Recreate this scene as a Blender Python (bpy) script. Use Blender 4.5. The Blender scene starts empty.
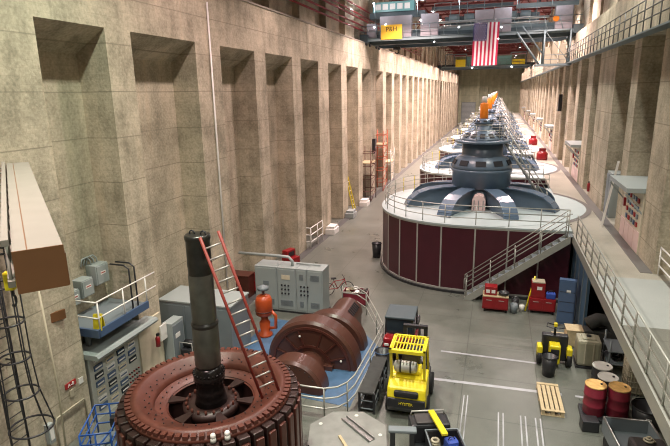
import bpy, bmesh, math, random
from mathutils import Vector, Matrix
random.seed(7)
PI = math.pi
C = bpy.context.scene.collection

# ------------------------------------------------------------------ materials
def _new(name):
    m = bpy.data.materials.new(name); m.use_nodes = True
    nt = m.node_tree; b = nt.nodes['Principled BSDF']
    return m, nt, b

def mat(name, col, rough=0.5, metal=0.0, var=0.12, scale=6.0, bump=0.0, emit=None, es=1.0, spec=0.5):
    m, nt, b = _new(name)
    N = nt.nodes; L = nt.links
    b.inputs['Roughness'].default_value = rough
    b.inputs['Metallic'].default_value = metal
    b.inputs['Specular IOR Level'].default_value = spec
    tc = N.new('ShaderNodeTexCoord'); nz = N.new('ShaderNodeTexNoise')
    nz.inputs['Scale'].default_value = scale; nz.inputs['Detail'].default_value = 5
    L.new(tc.outputs['Object'], nz.inputs['Vector'])
    rp = N.new('ShaderNodeMix'); rp.data_type = 'RGBA'
    rp.inputs[6].default_value = tuple(max(0, c*(1-var)) for c in col)+(1,)
    rp.inputs[7].default_value = tuple(min(1, c*(1+var)) for c in col)+(1,)
    L.new(nz.outputs['Fac'], rp.inputs[0]); L.new(rp.outputs[2], b.inputs['Base Color'])
    if bump:
        bp = N.new('ShaderNodeBump'); bp.inputs['Strength'].default_value = bump; bp.inputs['Distance'].default_value = 0.02
        L.new(nz.outputs['Fac'], bp.inputs['Height']); L.new(bp.outputs['Normal'], b.inputs['Normal'])
    if emit:
        b.inputs['Emission Color'].default_value = tuple(emit)+(1,)
        b.inputs['Emission Strength'].default_value = es
    return m

def math_node(N, L, op, a, b_=None, c_=None):
    n = N.new('ShaderNodeMath'); n.operation = op
    for i, v in enumerate((a, b_, c_)):
        if v is None: continue
        if hasattr(v, 'is_linked') or hasattr(v, 'links'): L.new(v, n.inputs[i])
        else: n.inputs[i].default_value = v
    return n.outputs[0]

def concrete(name, col, dark, joint=1.22, vjoint=0.0, rust=0.22):
    """board-formed concrete: blotches, vertical run marks, pour joints"""
    m, nt, b = _new(name); N = nt.nodes; L = nt.links
    b.inputs['Roughness'].default_value = 0.85; b.inputs['Specular IOR Level'].default_value = 0.25
    tc = N.new('ShaderNodeTexCoord')
    n1 = N.new('ShaderNodeTexNoise'); n1.inputs['Scale'].default_value = 0.9; n1.inputs['Detail'].default_value = 8; n1.inputs['Roughness'].default_value = 0.65
    L.new(tc.outputs['Object'], n1.inputs['Vector'])
    mp = N.new('ShaderNodeMapping'); mp.inputs['Scale'].default_value = (1.4, 1.4, 0.12)
    L.new(tc.outputs['Object'], mp.inputs['Vector'])
    n2 = N.new('ShaderNodeTexNoise'); n2.inputs['Scale'].default_value = 1.6; n2.inputs['Detail'].default_value = 6
    L.new(mp.outputs['Vector'], n2.inputs['Vector'])
    n3 = N.new('ShaderNodeTexNoise'); n3.inputs['Scale'].default_value = 14; n3.inputs['Detail'].default_value = 6
    L.new(tc.outputs['Object'], n3.inputs['Vector'])
    s = math_node(N, L, 'ADD', math_node(N, L, 'MULTIPLY', n1.outputs['Fac'], 0.9), math_node(N, L, 'MULTIPLY', n2.outputs['Fac'], 0.45))
    s = math_node(N, L, 'ADD', s, math_node(N, L, 'MULTIPLY', n3.outputs['Fac'], 0.45))
    s = math_node(N, L, 'MULTIPLY_ADD', s, 2.6, -1.85)
    cr = N.new('ShaderNodeMix'); cr.data_type = 'RGBA'; cr.clamp_factor = True
    cr.inputs[6].default_value = dark+(1,); cr.inputs[7].default_value = col+(1,)
    L.new(s, cr.inputs[0])
    # rust-toned run marks
    rr = math_node(N, L, 'MULTIPLY_ADD', n2.outputs['Fac'], 6.0, -3.55)
    rmx = N.new('ShaderNodeMix'); rmx.data_type = 'RGBA'; rmx.clamp_factor = True
    rmx.inputs[7].default_value = (col[0]*0.78, col[1]*0.62, col[2]*0.45, 1)
    L.new(math_node(N, L, 'MULTIPLY', rr, rust), rmx.inputs[0]); L.new(cr.outputs[2], rmx.inputs[6])
    # pour joints
    sx = N.new('ShaderNodeSeparateXYZ'); L.new(tc.outputs['Object'], sx.inputs[0])
    fr = math_node(N, L, 'FRACT', math_node(N, L, 'DIVIDE', sx.outputs['Z'], joint))
    ln = math_node(N, L, 'LESS_THAN', fr, 0.022)
    fr2 = math_node(N, L, 'FRACT', math_node(N, L, 'DIVIDE', sx.outputs['Z'], 0.174))
    ln = math_node(N, L, 'MAXIMUM', ln, math_node(N, L, 'MULTIPLY', math_node(N, L, 'LESS_THAN', fr2, 0.08), 0.28))
    if vjoint:
        fv = math_node(N, L, 'FRACT', math_node(N, L, 'DIVIDE', math_node(N, L, 'ADD', sx.outputs['X'], sx.outputs['Y']), vjoint))
        ln = math_node(N, L, 'MAXIMUM', ln, math_node(N, L, 'LESS_THAN', fv, 0.016))
    jm = N.new('ShaderNodeMix'); jm.data_type = 'RGBA'
    jm.inputs[7].default_value = (dark[0]*0.6, dark[1]*0.6, dark[2]*0.6, 1)
    L.new(math_node(N, L, 'MULTIPLY', ln, math_node(N, L, 'MULTIPLY', n1.outputs['Fac'], 0.95)), jm.inputs[0])
    L.new(rmx.outputs[2], jm.inputs[6]); L.new(jm.outputs[2], b.inputs['Base Color'])
    bp = N.new('ShaderNodeBump'); bp.inputs['Strength'].default_value = 0.35; bp.inputs['Distance'].default_value = 0.03
    L.new(n3.outputs['Fac'], bp.inputs['Height']); L.new(bp.outputs['Normal'], b.inputs['Normal'])
    return m

def terrazzo(name, c1, c2, rough, tile=2.1, grime=0.5):
    m, nt, b = _new(name); N = nt.nodes; L = nt.links
    tc = N.new('ShaderNodeTexCoord')
    v = N.new('ShaderNodeTexNoise'); v.inputs['Scale'].default_value = 45; v.inputs['Detail'].default_value = 3
    L.new(tc.outputs['Object'], v.inputs['Vector'])
    n = N.new('ShaderNodeTexNoise'); n.inputs['Scale'].default_value = 0.55; n.inputs['Detail'].default_value = 9; n.inputs['Roughness'].default_value = 0.7
    L.new(tc.outputs['Object'], n.inputs['Vector'])
    a = N.new('ShaderNodeMix'); a.data_type = 'RGBA'; a.clamp_factor = True
    a.inputs[6].default_value = c1+(1,); a.inputs[7].default_value = c2+(1,)
    f = math_node(N, L, 'ADD', math_node(N, L, 'MULTIPLY_ADD', v.outputs['Fac'], 1.6, -0.8), math_node(N, L, 'MULTIPLY_ADD', n.outputs['Fac'], 1.8, -0.4))
    L.new(f, a.inputs[0])
    sx = N.new('ShaderNodeSeparateXYZ'); L.new(tc.outputs['Object'], sx.inputs[0])
    fx = math_node(N, L, 'LESS_THAN', math_node(N, L, 'FRACT', math_node(N, L, 'DIVIDE', math_node(N, L, 'ADD', sx.outputs['X'], 30.0), tile)), 0.014)
    fy = math_node(N, L, 'LESS_THAN', math_node(N, L, 'FRACT', math_node(N, L, 'DIVIDE', sx.outputs['Y'], tile)), 0.014)
    g = N.new('ShaderNodeMix'); g.data_type = 'RGBA'; g.inputs[7].default_value = tuple(x*0.6 for x in c1)+(1,)
    L.new(math_node(N, L, 'MULTIPLY', math_node(N, L, 'MAXIMUM', fx, fy), grime), g.inputs[0]); L.new(a.outputs[2], g.inputs[6])
    L.new(g.outputs[2], b.inputs['Base Color'])
    L.new(math_node(N, L, 'MULTIPLY_ADD', n.outputs['Fac'], 0.25, rough-0.12), b.inputs['Roughness'])
    return m

M = {}
M['conc'] = concrete('board_formed_concrete', (0.60, 0.53, 0.405), (0.27, 0.245, 0.18), 1.22, 0.0)
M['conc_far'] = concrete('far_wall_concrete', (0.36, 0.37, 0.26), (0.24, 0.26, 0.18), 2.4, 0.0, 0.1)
M['coping'] = mat('coping_concrete', (0.30, 0.27, 0.22), 0.8)
M['floor'] = terrazzo('polished_floor', (0.075, 0.083, 0.069), (0.180, 0.190, 0.165), 0.30)
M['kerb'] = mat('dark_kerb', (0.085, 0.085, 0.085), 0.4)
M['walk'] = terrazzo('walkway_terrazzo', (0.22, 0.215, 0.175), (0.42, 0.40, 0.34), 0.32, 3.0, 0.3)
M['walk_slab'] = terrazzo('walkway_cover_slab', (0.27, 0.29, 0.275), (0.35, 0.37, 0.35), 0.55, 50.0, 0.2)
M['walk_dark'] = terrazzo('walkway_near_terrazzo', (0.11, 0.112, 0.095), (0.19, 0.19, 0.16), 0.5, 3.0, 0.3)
M['inlay'] = mat('dark_inlay', (0.13, 0.125, 0.12), 0.4)
M['ceil'] = mat('maroon_roof_steel', (0.17, 0.035, 0.035), 0.6)
M['maroon'] = mat('maroon_panel', (0.060, 0.010, 0.018), 0.36, 0, 0.2, 2.0)
M['alu'] = mat('satin_aluminium', (0.42, 0.42, 0.39), 0.4, 0.3)
M['rail'] = mat('pale_rail_paint', (0.40, 0.41, 0.37), 0.35, 0.35)
M['railg'] = mat('grey_rail', (0.30, 0.31, 0.29), 0.4, 0.4)
M['raild'] = mat('dark_grey_rail', (0.14, 0.14, 0.13), 0.5)
M['deck'] = mat('pale_green_deck', (0.40, 0.475, 0.475), 0.45, 0, 0.06, 3)
M['blue'] = mat('slate_blue_enamel', (0.100, 0.148, 0.200), 0.33, 0, 0.12, 3, spec=0.6)
M['bluel'] = mat('pale_slate_enamel', (0.105, 0.155, 0.22), 0.25, 0, 0.08, 3)
M['black'] = mat('black_rubber', (0.012, 0.012, 0.013), 0.6)
M['blackm'] = mat('black_painted_metal', (0.022, 0.023, 0.026), 0.35)
M['grille'] = mat('vent_opening', (0.01, 0.012, 0.016), 0.7)
M['orange'] = mat('orange_enamel', (0.85, 0.24, 0.02), 0.35)
M['orangem'] = mat('orange_machine_paint', (0.42, 0.065, 0.015), 0.35, 0, 0.2)
M['white'] = mat('white_paint', (0.75, 0.74, 0.70), 0.4)
M['whitep'] = mat('floor_white_paint', (0.36, 0.37, 0.39), 0.3, 0, 0.9, 1.6)
M['yellow'] = mat('yellow_enamel', (0.70, 0.58, 0.02), 0.3)
M['yellows'] = mat('yellow_sign', (0.80, 0.47, 0.04), 0.5)
M['red'] = mat('red_enamel', (0.25, 0.010, 0.014), 0.28, 0, 0.2)
M['oxide'] = mat('red_oxide_steel', (0.092, 0.026, 0.017), 0.42, 0, 0.45, 5, 0.2)
M['oxided'] = mat('worn_oxide_pole', (0.028, 0.013, 0.011), 0.4, 0.2, 0.6, 6, 0.3)
M['oxidep'] = mat('pole_shoe_brown', (0.085, 0.026, 0.018), 0.35, 0.1, 0.4, 5)
M['brown'] = mat('gloss_brown_enamel', (0.075, 0.030, 0.021), 0.30, 0, 0.12, 2)
M['shaft'] = mat('oiled_dark_steel', (0.050, 0.052, 0.048), 0.30, 0.75, 0.45, 5)
M['sleeve'] = mat('olive_machined_steel', (0.11, 0.115, 0.10), 0.34, 0.6, 0.5, 4)
M['shaftb'] = mat('black_oiled_steel', (0.015, 0.013, 0.013), 0.25, 0.5, 0.4, 8)
M['steel'] = mat('worn_steel', (0.32, 0.32, 0.31), 0.35, 0.8, 0.3, 8)
M['grey'] = mat('machine_grey', (0.30, 0.34, 0.335), 0.42, 0, 0.06, 2)
M['greyl'] = mat('pale_panel_grey', (0.46, 0.48, 0.43), 0.42, 0, 0.06, 2)
M['greyd'] = mat('mid_grey_enamel', (0.17, 0.20, 0.215), 0.4, 0, 0.1, 2)
M['cgrey'] = mat('crane_grey', (0.15, 0.20, 0.21), 0.5, 0, 0.15)
M['cdark'] = mat('crane_dark_blue_grey', (0.05, 0.075, 0.085), 0.5)
M['cbox'] = mat('crane_cabinet_grey', (0.27, 0.25, 0.27), 0.45)
M['teal'] = mat('teal_enamel', (0.16, 0.36, 0.36), 0.4)
M['bpaint'] = mat('blue_floor_paint', (0.055, 0.12, 0.21), 0.45, 0, 0.45, 3)
M['blueb'] = mat('bright_blue_paint', (0.02, 0.085, 0.32), 0.35)
M['navy'] = mat('navy_wall_panel', (0.060, 0.115, 0.18), 0.35, 0, 0.2, 2)
M['dblue'] = mat('steel_blue_paint', (0.065, 0.11, 0.20), 0.35)
M['wood'] = mat('pale_pine', (0.50, 0.40, 0.24), 0.7, 0, 0.25, 8)
M['plywood'] = mat('grey_plate', (0.24, 0.25, 0.23), 0.5, 0.2, 0.35, 3)
M['beamtop'] = mat('whitish_plywood', (0.24, 0.222, 0.19), 0.7, 0, 0.08, 3)
M['beamend'] = mat('brown_board', (0.16, 0.07, 0.025), 0.6)
M['canvas'] = mat('dark_tarp', (0.035, 0.037, 0.035), 0.8, 0, 0.5, 6, 0.5)
M['tank'] = mat('olive_beige_plastic', (0.30, 0.29, 0.21), 0.45)
M['cream'] = mat('cream_panel', (0.62, 0.56, 0.42), 0.5)
M['glass'] = mat('dark_glass', (0.02, 0.03, 0.04), 0.08)
M['pinklit'] = mat('pink_lit_enclosure', (0.75, 0.55, 0.52), 0.4)  # the glow of pink lamplight is put into this pale base colour
M['drumred'] = mat('drum_crimson', (0.20, 0.018, 0.035), 0.4, 0, 0.3)
M['drumlid'] = mat('rusty_yellow_lid', (0.62, 0.38, 0.13), 0.5, 0, 0.5, 9)
M['drumwhite'] = mat('pale_lid', (0.62, 0.63, 0.58), 0.45)
M['seat'] = mat('dark_seat_vinyl', (0.05, 0.045, 0.045), 0.5)
M['ball_y'] = mat('lime_rope', (0.65, 0.72, 0.10), 0.6)
M['ball_b'] = mat('cobalt_fabric', (0.03, 0.07, 0.35), 0.6)
M['ladderred'] = mat('faded_red_fibreglass', (0.24, 0.035, 0.025), 0.5)
M['signred'] = mat('red_placard', (0.35, 0.02, 0.02), 0.5)
M['tan'] = mat('tan_conduit', (0.42, 0.38, 0.28), 0.5)
M['fred'] = mat('flag_red', (0.50, 0.02, 0.07), 0.8)
M['fwhite'] = mat('flag_white', (0.80, 0.75, 0.78), 0.8)
M['fblue'] = mat('flag_blue', (0.03, 0.03, 0.17), 0.8)
M['lamp'] = mat('lamp_glow', (0.9, 0.9, 0.9), 0.5, emit=(1.0, 0.93, 0.95), es=14)

# ------------------------------------------------------------------ mesh builder
def V(*a): return Vector(a)

class MB:
    def __init__(s): s.v = []; s.f = []; s.mi = []; s.cur = 0; s.sm = []
    def add(s, vs, fs, smooth=False):
        o = len(s.v); s.v += [tuple(p) for p in vs]
        for f in fs: s.f.append([o+i for i in f]); s.mi.append(s.cur); s.sm.append(smooth)
        return s
    def box(s, x0, x1, y0, y1, z0, z1):
        return s.add([(x, y, z) for z in (z0, z1) for y in (y0, y1) for x in (x0, x1)],
                     [(0,2,3,1), (4,5,7,6), (0,1,5,4), (2,6,7,3), (0,4,6,2), (1,3,7,5)])
    def cbox(s, c, d, rz=0.0, rx=0.0, ry=0.0):
        R = Matrix.Rotation(rz, 3, 'Z') @ Matrix.Rotation(ry, 3, 'Y') @ Matrix.Rotation(rx, 3, 'X')
        vs = [V(*c) + R @ V(x*d[0]/2, y*d[1]/2, z*d[2]/2) for z in (-1, 1) for y in (-1, 1) for x in (-1, 1)]
        return s.add(vs, [(0,2,3,1), (4,5,7,6), (0,1,5,4), (2,6,7,3), (0,4,6,2), (1,3,7,5)])
    def cham(s, x0, x1, y0, y1, z0, z1, c=0.02):
        """box with all edges chamfered"""
        bm = bmesh.new(); bmesh.ops.create_cube(bm, size=1)
        for v in bm.verts:
            v.co = V(x0+(v.co.x+.5)*(x1-x0), y0+(v.co.y+.5)*(y1-y0), z0+(v.co.z+.5)*(z1-z0))
        bmesh.ops.bevel(bm, geom=bm.edges[:], offset=c, segments=2, profile=0.6, affect='EDGES')
        bm.verts.index_update()
        s.add([v.co.copy() for v in bm.verts], [[v.index for v in f.verts] for f in bm.faces]); bm.free(); return s
    def rod(s, a, b, r, n=8, r2=None, smooth=True, cap=True):
        a = Vector(a); b = Vector(b); d = (b-a)
        if d.length < 1e-6: return s
        q = d.to_track_quat('Z', 'Y'); r2 = r if r2 is None else r2
        vs = [a + q @ V(r*math.cos(2*PI*i/n), r*math.sin(2*PI*i/n), 0) for i in range(n)]
        vs += [b + q @ V(r2*math.cos(2*PI*i/n), r2*math.sin(2*PI*i/n), 0) for i in range(n)]
        s.add(vs, [(i, (i+1) % n, n+(i+1) % n, n+i) for i in range(n)], smooth)
        if cap:
            o = len(s.v)-2*n
            s.f.append([o+i for i in reversed(range(n))]); s.mi.append(s.cur); s.sm.append(False)
            s.f.append([o+n+i for i in range(n)]); s.mi.append(s.cur); s.sm.append(False)
        return s
    def path(s, pts, r, n=6, closed=False):
        P = [Vector(p) for p in pts]; m = len(P); rings = []
        for i in range(m):
            if closed: t = P[(i+1) % m]-P[i-1]
            else: t = P[min(i+1, m-1)]-P[max(i-1, 0)]
            q = t.to_track_quat('Z', 'Y')
            rings.append([P[i] + q @ V(r*math.cos(2*PI*k/n), r*math.sin(2*PI*k/n), 0) for k in range(n)])
        vs = [p for rg in rings for p in rg]; fs = []
        for i in range(m if closed else m-1):
            j = (i+1) % m
            # align ring twist
            off = min(range(n), key=lambda o: sum((rings[i][k]-rings[j][(k+o) % n]).length for k in range(n)))
            fs += [(i*n+k, i*n+(k+1) % n, j*n+(k+1+off) % n, j*n+(k+off) % n) for k in range(n)]
        if not closed:
            fs += [tuple(reversed(range(n))), tuple((m-1)*n+k for k in range(n))]
        return s.add(vs, fs, True)
    def lathe(s, prof, c=(0, 0, 0), n=32, a0=0.0, a1=2*PI, smooth=True, axis='Z', cap=True):
        full = abs(a1-a0-2*PI) < 1e-4; k = n if full else n+1
        vs = []
        for (r, z) in prof:
            for i in range(k):
                a = a0+(a1-a0)*i/n
                p = (r*math.cos(a), r*math.sin(a), z)
                if axis == 'Y': p = (p[0], z, p[1])
                if axis == 'X': p = (z, p[0], p[1])
                vs.append((c[0]+p[0], c[1]+p[1], c[2]+p[2]))
        fs = []
        for j in range(len(prof)-1):
            for i in range(n if full else n):
                i2 = (i+1) % k if full else i+1
                fs.append((j*k+i, j*k+i2, (j+1)*k+i2, (j+1)*k+i))
        s.add(vs, fs, smooth)
        o = len(s.v)-len(vs)
        if full and cap:
            for j, rev in ((0, True), (len(prof)-1, False)):
                if prof[j][0] > 1e-4:
                    idx = [o+j*k+i for i in range(k)]
                    s.f.append(idx[::-1] if rev else idx); s.mi.append(s.cur); s.sm.append(False)
        return s
    def prism(s, poly, h0, h1, axis='Z', c=(0, 0, 0), rz=0.0):
        n = len(poly); vs = []
        R = Matrix.Rotation(rz, 3, 'Z')
        for h in (h0, h1):
            for (a, b) in poly:
                p = {'Z': (a, b, h), 'Y': (a, h, b), 'X': (h, a, b)}[axis]
                vs.append(Vector(c) + R @ Vector(p))
        return s.add(vs, [tuple(reversed(range(n))), tuple(range(n, 2*n))] + [(i, (i+1) % n, n+(i+1) % n, n+i) for i in range(n)])
    def sphere(s, c, r, n=12, sz=1.0):
        prof = [(max(r*math.sin(PI*j/8), 1e-5), -r*sz*math.cos(PI*j/8)) for j in range(9)]
        return s.lathe(prof, c, n)
    def build(s, name, m, parent=None, bevel=0.0):
        me = bpy.data.meshes.new(name)
        me.from_pydata(s.v, [], s.f)
        ms = m if isinstance(m, (list, tuple)) else [m]
        for x in ms: me.materials.append(M[x])
        for i, p in enumerate(me.polygons):
            p.material_index = s.mi[i]; p.use_smooth = s.sm[i]
        me.update()
        bm = bmesh.new(); bm.from_mesh(me); bmesh.ops.recalc_face_normals(bm, faces=bm.faces[:]); bm.to_mesh(me); bm.free()
        o = bpy.data.objects.new(name, me); C.objects.link(o)
        if parent is not None: o.parent = parent
        if bevel:
            b = o.modifiers.new('bevel', 'BEVEL'); b.width = bevel; b.segments = 2; b.limit_method = 'ANGLE'
        return o

def thing(name, label, cat, loc=(0, 0, 0), rz=0.0, group=None):
    o = bpy.data.objects.new(name, None); C.objects.link(o)
    o.location = loc; o.rotation_euler = (0, 0, rz); o.empty_display_size = 0.2
    o['label'] = label; o['category'] = cat
    if group: o['group'] = group
    return o
def solo(mb, name, m, label, cat, loc=(0, 0, 0), rz=0.0, group=None, bevel=0.0):
    o = mb.build(name, m, None, bevel); o.location = loc; o.rotation_euler = (0, 0, rz)
    o['label'] = label; o['category'] = cat
    if group: o['group'] = group
    return o
def struct(mb, name, m):
    o = mb.build(name, m); o['kind'] = 'structure'; return o
def copy_tree(o, parent=None, loc=None, label=None, rz=None):
    c = o.copy(); C.objects.link(c)
    if parent is not None: c.parent = parent
    if loc is not None: c.location = loc
    if rz is not None: c.rotation_euler = (0, 0, rz)
    if label: c['label'] = label
    for ch in list(o.children): copy_tree(ch, c)
    return c
def text_mb(txt, size, depth=0.004):
    """writing as mesh, standing in the XZ plane facing -Y"""
    cu = bpy.data.curves.new('lettering', 'FONT'); cu.body = txt; cu.size = size; cu.extrude = depth
    cu.align_x = 'CENTER'; cu.align_y = 'CENTER'
    ob = bpy.data.objects.new('lettering', cu); C.objects.link(ob)
    bpy.context.view_layer.update()
    me = ob.to_mesh()
    mb = MB(); mb.add([(v.co.x, -v.co.z, v.co.y) for v in me.vertices], [list(p.vertices) for p in me.polygons])
    ob.to_mesh_clear(); bpy.data.objects.remove(ob); bpy.data.curves.remove(cu)
    return mb
def xform(mb, loc=(0, 0, 0), rz=0.0):
    R = Matrix.Rotation(rz, 3, 'Z')
    mb.v = [tuple(Vector(loc) + R @ Vector(p)) for p in mb.v]; return mb

# ------------------------------------------------------------------ camera
cam = bpy.data.cameras.new('camera'); cam.sensor_width = 36; cam.lens = 519.27/670*36; cam.clip_end = 400
co = bpy.data.objects.new('camera', cam); C.objects.link(co)
co.rotation_euler = Matrix([[0.955563, -0.054048, 0.289791], [0.294195, 0.237139, -0.925859], [-0.01868, 0.969971, 0.242502]]).to_euler()
co.location = (0, 0, 8.4)
bpy.context.scene.camera = co

# ------------------------------------------------------------------ the hall
XL, XR = -9.82, 4.65
YF = 137.0
bays = [(-9.5, -7.3), (-5.4, -2.9), (-1.0, 1.4), (3.2, 6.2), (9.61, 11.81), (12.82, 16.09), (17.76, 20.61), (21.7, 24.83), (26.0, 28.75), (30.6, 33.3), (34.56, 37.55), (38.82, 41.58), (43.37, 46.19), (47.57, 50.2), (51.5, 54.4)]
y = 55.8
while y < YF-3: bays.append((y, y+2.8)); y += 4.15
w = MB()
DX = -10.80
w.box(-11.1, DX, -10, YF, 0, 17)
prev = -10.0
for a, b in bays:
    w.box(DX, XL, prev, a, 0, 10.15); prev = b
w.box(DX, XL, prev, YF, 0, 10.15)
w.prism([(DX, 9.53), (XL, 10.15), (XL, 11.97), (DX, 11.97)], -10, YF, 'Y')
# upper wall: wide piers with slots between
for a, b in bays:
    w.box(DX, -10.4, b-1.15, a+4.1, 11.97, 17)
struct(w, 'wall_left', 'conc')
struct(MB().box(DX, XL+0.04, -10, YF, 11.97, 12.04), 'trim_1', 'coping')       # crane ledge
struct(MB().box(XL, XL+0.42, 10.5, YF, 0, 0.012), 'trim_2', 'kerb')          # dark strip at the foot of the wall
struct(MB().box(-10.8, 5.0, -10, YF, -0.2, 0), 'floor', 'floor')

# right wall
w = MB(); RX = 5.65
rb = [(13.6, 16.75), (18.6, 21.4), (22.4, 25.4), (29.3, 31.1), (33.0, 35.8)]
y = 37.2
while y < YF-3: rb.append((y, y+2.8)); y += 4.15
w.box(RX, RX+0.3, -10, YF, -0.2, 17)
prev = -10.0
for a, b in rb:
    w.box(XR, RX, prev, a, 3.0, 10.12); prev = b
w.box(XR, RX, prev, YF, 3.0, 10.12)
w.box(XR, RX, -10, YF, 10.12, 11.97)
for a, b in rb: w.box(XR+0.5, RX, b-1.6, a+4.05, 11.97, 17)
w.box(XR, RX, -10, YF, -0.2, 2.84)
struct(w, 'wall_right', 'conc')
w = MB().box(-11.1, RX, YF, YF+0.5, -0.2, 17)
for x in (-9.4, -5.2, -3.2, -0.3, 1.4, 4.4): w.box(x-0.35, x+0.35, YF-0.5, YF, 0, 17)
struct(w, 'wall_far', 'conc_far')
w = MB()
w.box(-9.0, -5.6, YF-0.15, YF, 0, 5.6)
w.cur = 1
for k in range(18): w.box(-8.9, -5.7, YF-0.2, YF-0.15, 0.1+k*0.3, 0.3+k*0.3)
struct(w, 'door_1', ['greyd', 'grey'])

# walkway along the right
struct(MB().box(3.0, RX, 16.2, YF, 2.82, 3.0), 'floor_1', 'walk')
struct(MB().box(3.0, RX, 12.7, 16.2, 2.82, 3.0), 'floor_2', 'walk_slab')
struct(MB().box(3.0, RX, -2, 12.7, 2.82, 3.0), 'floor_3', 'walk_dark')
struct(MB().box(2.94, 3.0, -2, 20.9, 2.7, 3.02), 'trim_3', 'rail')
w = MB().box(3.14, 3.22, 18.0, YF, 0, 2.82)
for k in range(30):
    w.cur = 1; w.box(3.12, 3.14, 18.0+k*0.9, 18.06+k*0.9, 0, 2.82)
struct(w, 'wall_under_walkway', ['navy', 'greyd'])
w = MB()
for yy in (1.5, 5.5, 9.9, 18.0): w.box(4.1, 4.5, yy, yy+0.4, 0, 2.82)
struct(w, 'trim_4', 'conc')
struct(MB().box(4.32, XR, 16.78, 130, 3.0, 3.012), 'trim_5', 'inlay')

# ledge walkway on the right wall with its rail
struct(MB().box(4.22, XR, -6, YF, 10.07, 10.12), 'trim_6', 'cgrey')
def railing(pts, h=0.9, rails=(0.3, 0.6, 0.9), r=0.02, posts=None, n=6):
    mb = MB()
    for k in rails: mb.path([(p[0], p[1], p[2]+k) for p in pts], r, n)
    for p in (posts if posts is not None else pts): mb.rod(p, (p[0], p[1], p[2]+h), r, n)
    return mb
pp = [(4.42, -4+k*0.95, 10.38) for k in range(100)]
t = thing('guard_rail', 'long grey guard rail on the high ledge of the wall above the walkway', 'railing', (4.26, 0, 10.12))
mb = MB()
for k in (0.35, 0.65, 0.95): mb.rod((0, -4, k), (0, 91, k), 0.022, 6)
mb.build('rail', 'raild', t)
for p in pp[8:70]: MB().rod((0, p[1], 0), (0, p[1], 0.95), 0.022, 6).build('post', 'raild', t)

# ceiling and roof steel
w = MB().box(-10.6, RX+0.3, -10, YF+0.5, 17, 17.2)
struct(w, 'ceiling', 'ceil')
mb = MB()
for y in range(2, 128, 6):
    mb.box(-10.3, RX, y-0.1, y+0.1, 16.85, 17.0); mb.box(-10.3, RX, y-0.1, y+0.1, 15.7, 15.85)
    for k in range(10):
        x = -10.3+k*1.62
        mb.rod((x, y, 15.8), (x+0.81, y, 16.9), 0.05, 5); mb.rod((x+0.81, y, 16.9), (x+1.62, y, 15.8), 0.05, 5)
for x in (-8, -4.5, -1, 2.5): mb.box(x-0.06, x+0.06, -8, YF, 16.6, 16.85)
struct(mb, 'trim_7', 'ceil')

# lamps hung from the roof
def lamp_fixture(x, y, col, e, lab):
    t = thing('high_bay_lamp', lab, 'lamp', (x, y, 15.3), 0, 'high bay lamps under the roof')
    MB().lathe([(0.06, 0.5), (0.1, 0.38), (0.12, 0.2), (0.3, 0.02), (0.31, 0.0), (0.28, 0.0), (0.1, 0.19)], n=16).build('shade', 'greyd', t)
    MB().rod((0, 0, 0.4), (0, 0, 0.45+0.06), 0.02).build('stem', 'greyd', t)
    MB().sphere((0, 0, 0.08), 0.11).build('bulb', 'lamp', t)
    li = bpy.data.lights.new('lamp_light', 'AREA'); li.shape = 'DISK'; li.size = 0.5; li.spread = math.radians(118); li.energy = e; li.color = col
    lo = bpy.data.objects.new('lamp_light', li); C.objects.link(lo); lo.location = (x, y, 15.2)
warm = (1.0, 0.97, 0.88); pink = (1.0, 0.76, 0.72); green = (0.92, 1.0, 0.82)
k = 0
for y in (-3, 3, 9, 15, 22, 29, 36.5, 43.5, 50, 56, 62, 68, 74, 80, 87, 97, 104, 112, 120, 128):
    near = y < 20
    for x, c in ((-6.1, (green if k % 2 == 0 else pink) if near else pink), (2.8, warm if y < 34 else pink)):
        lamp_fixture(x, y, c, (520 if x < 0 else 330) if y < 12 else ((430 if x < 0 else 260) if y < 32 else (1500 if y < 60 else (1700 if y < 100 else 1300))*(1.0 if x < 0 else 0.6)), 'round high bay lamp hanging under the maroon roof steel')
    k += 1

# red pipes on the upper left wall
for i, (x, z) in enumerate(((-10.2, 12.95), (-10.2, 13.3), (-10.05, 13.65), (-10.2, 14.0), (-10.05, 14.4))):
    solo(MB().rod((0, 0, 0), (0, 60, 0), 0.06, 8), 'pipe', 'red', 'red pipe running along the wall above the crane ledge', 'pipe', (x, 12, z), 0, 'red pipes above the crane ledge')
solo(MB().rod((0, 0, 0), (0, 0, 11.5), 0.035, 8), 'conduit', 'white', 'thin white conduit running up the pier between the second and third recess', 'conduit', (XL+0.04, 17.0, 0.02))

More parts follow.
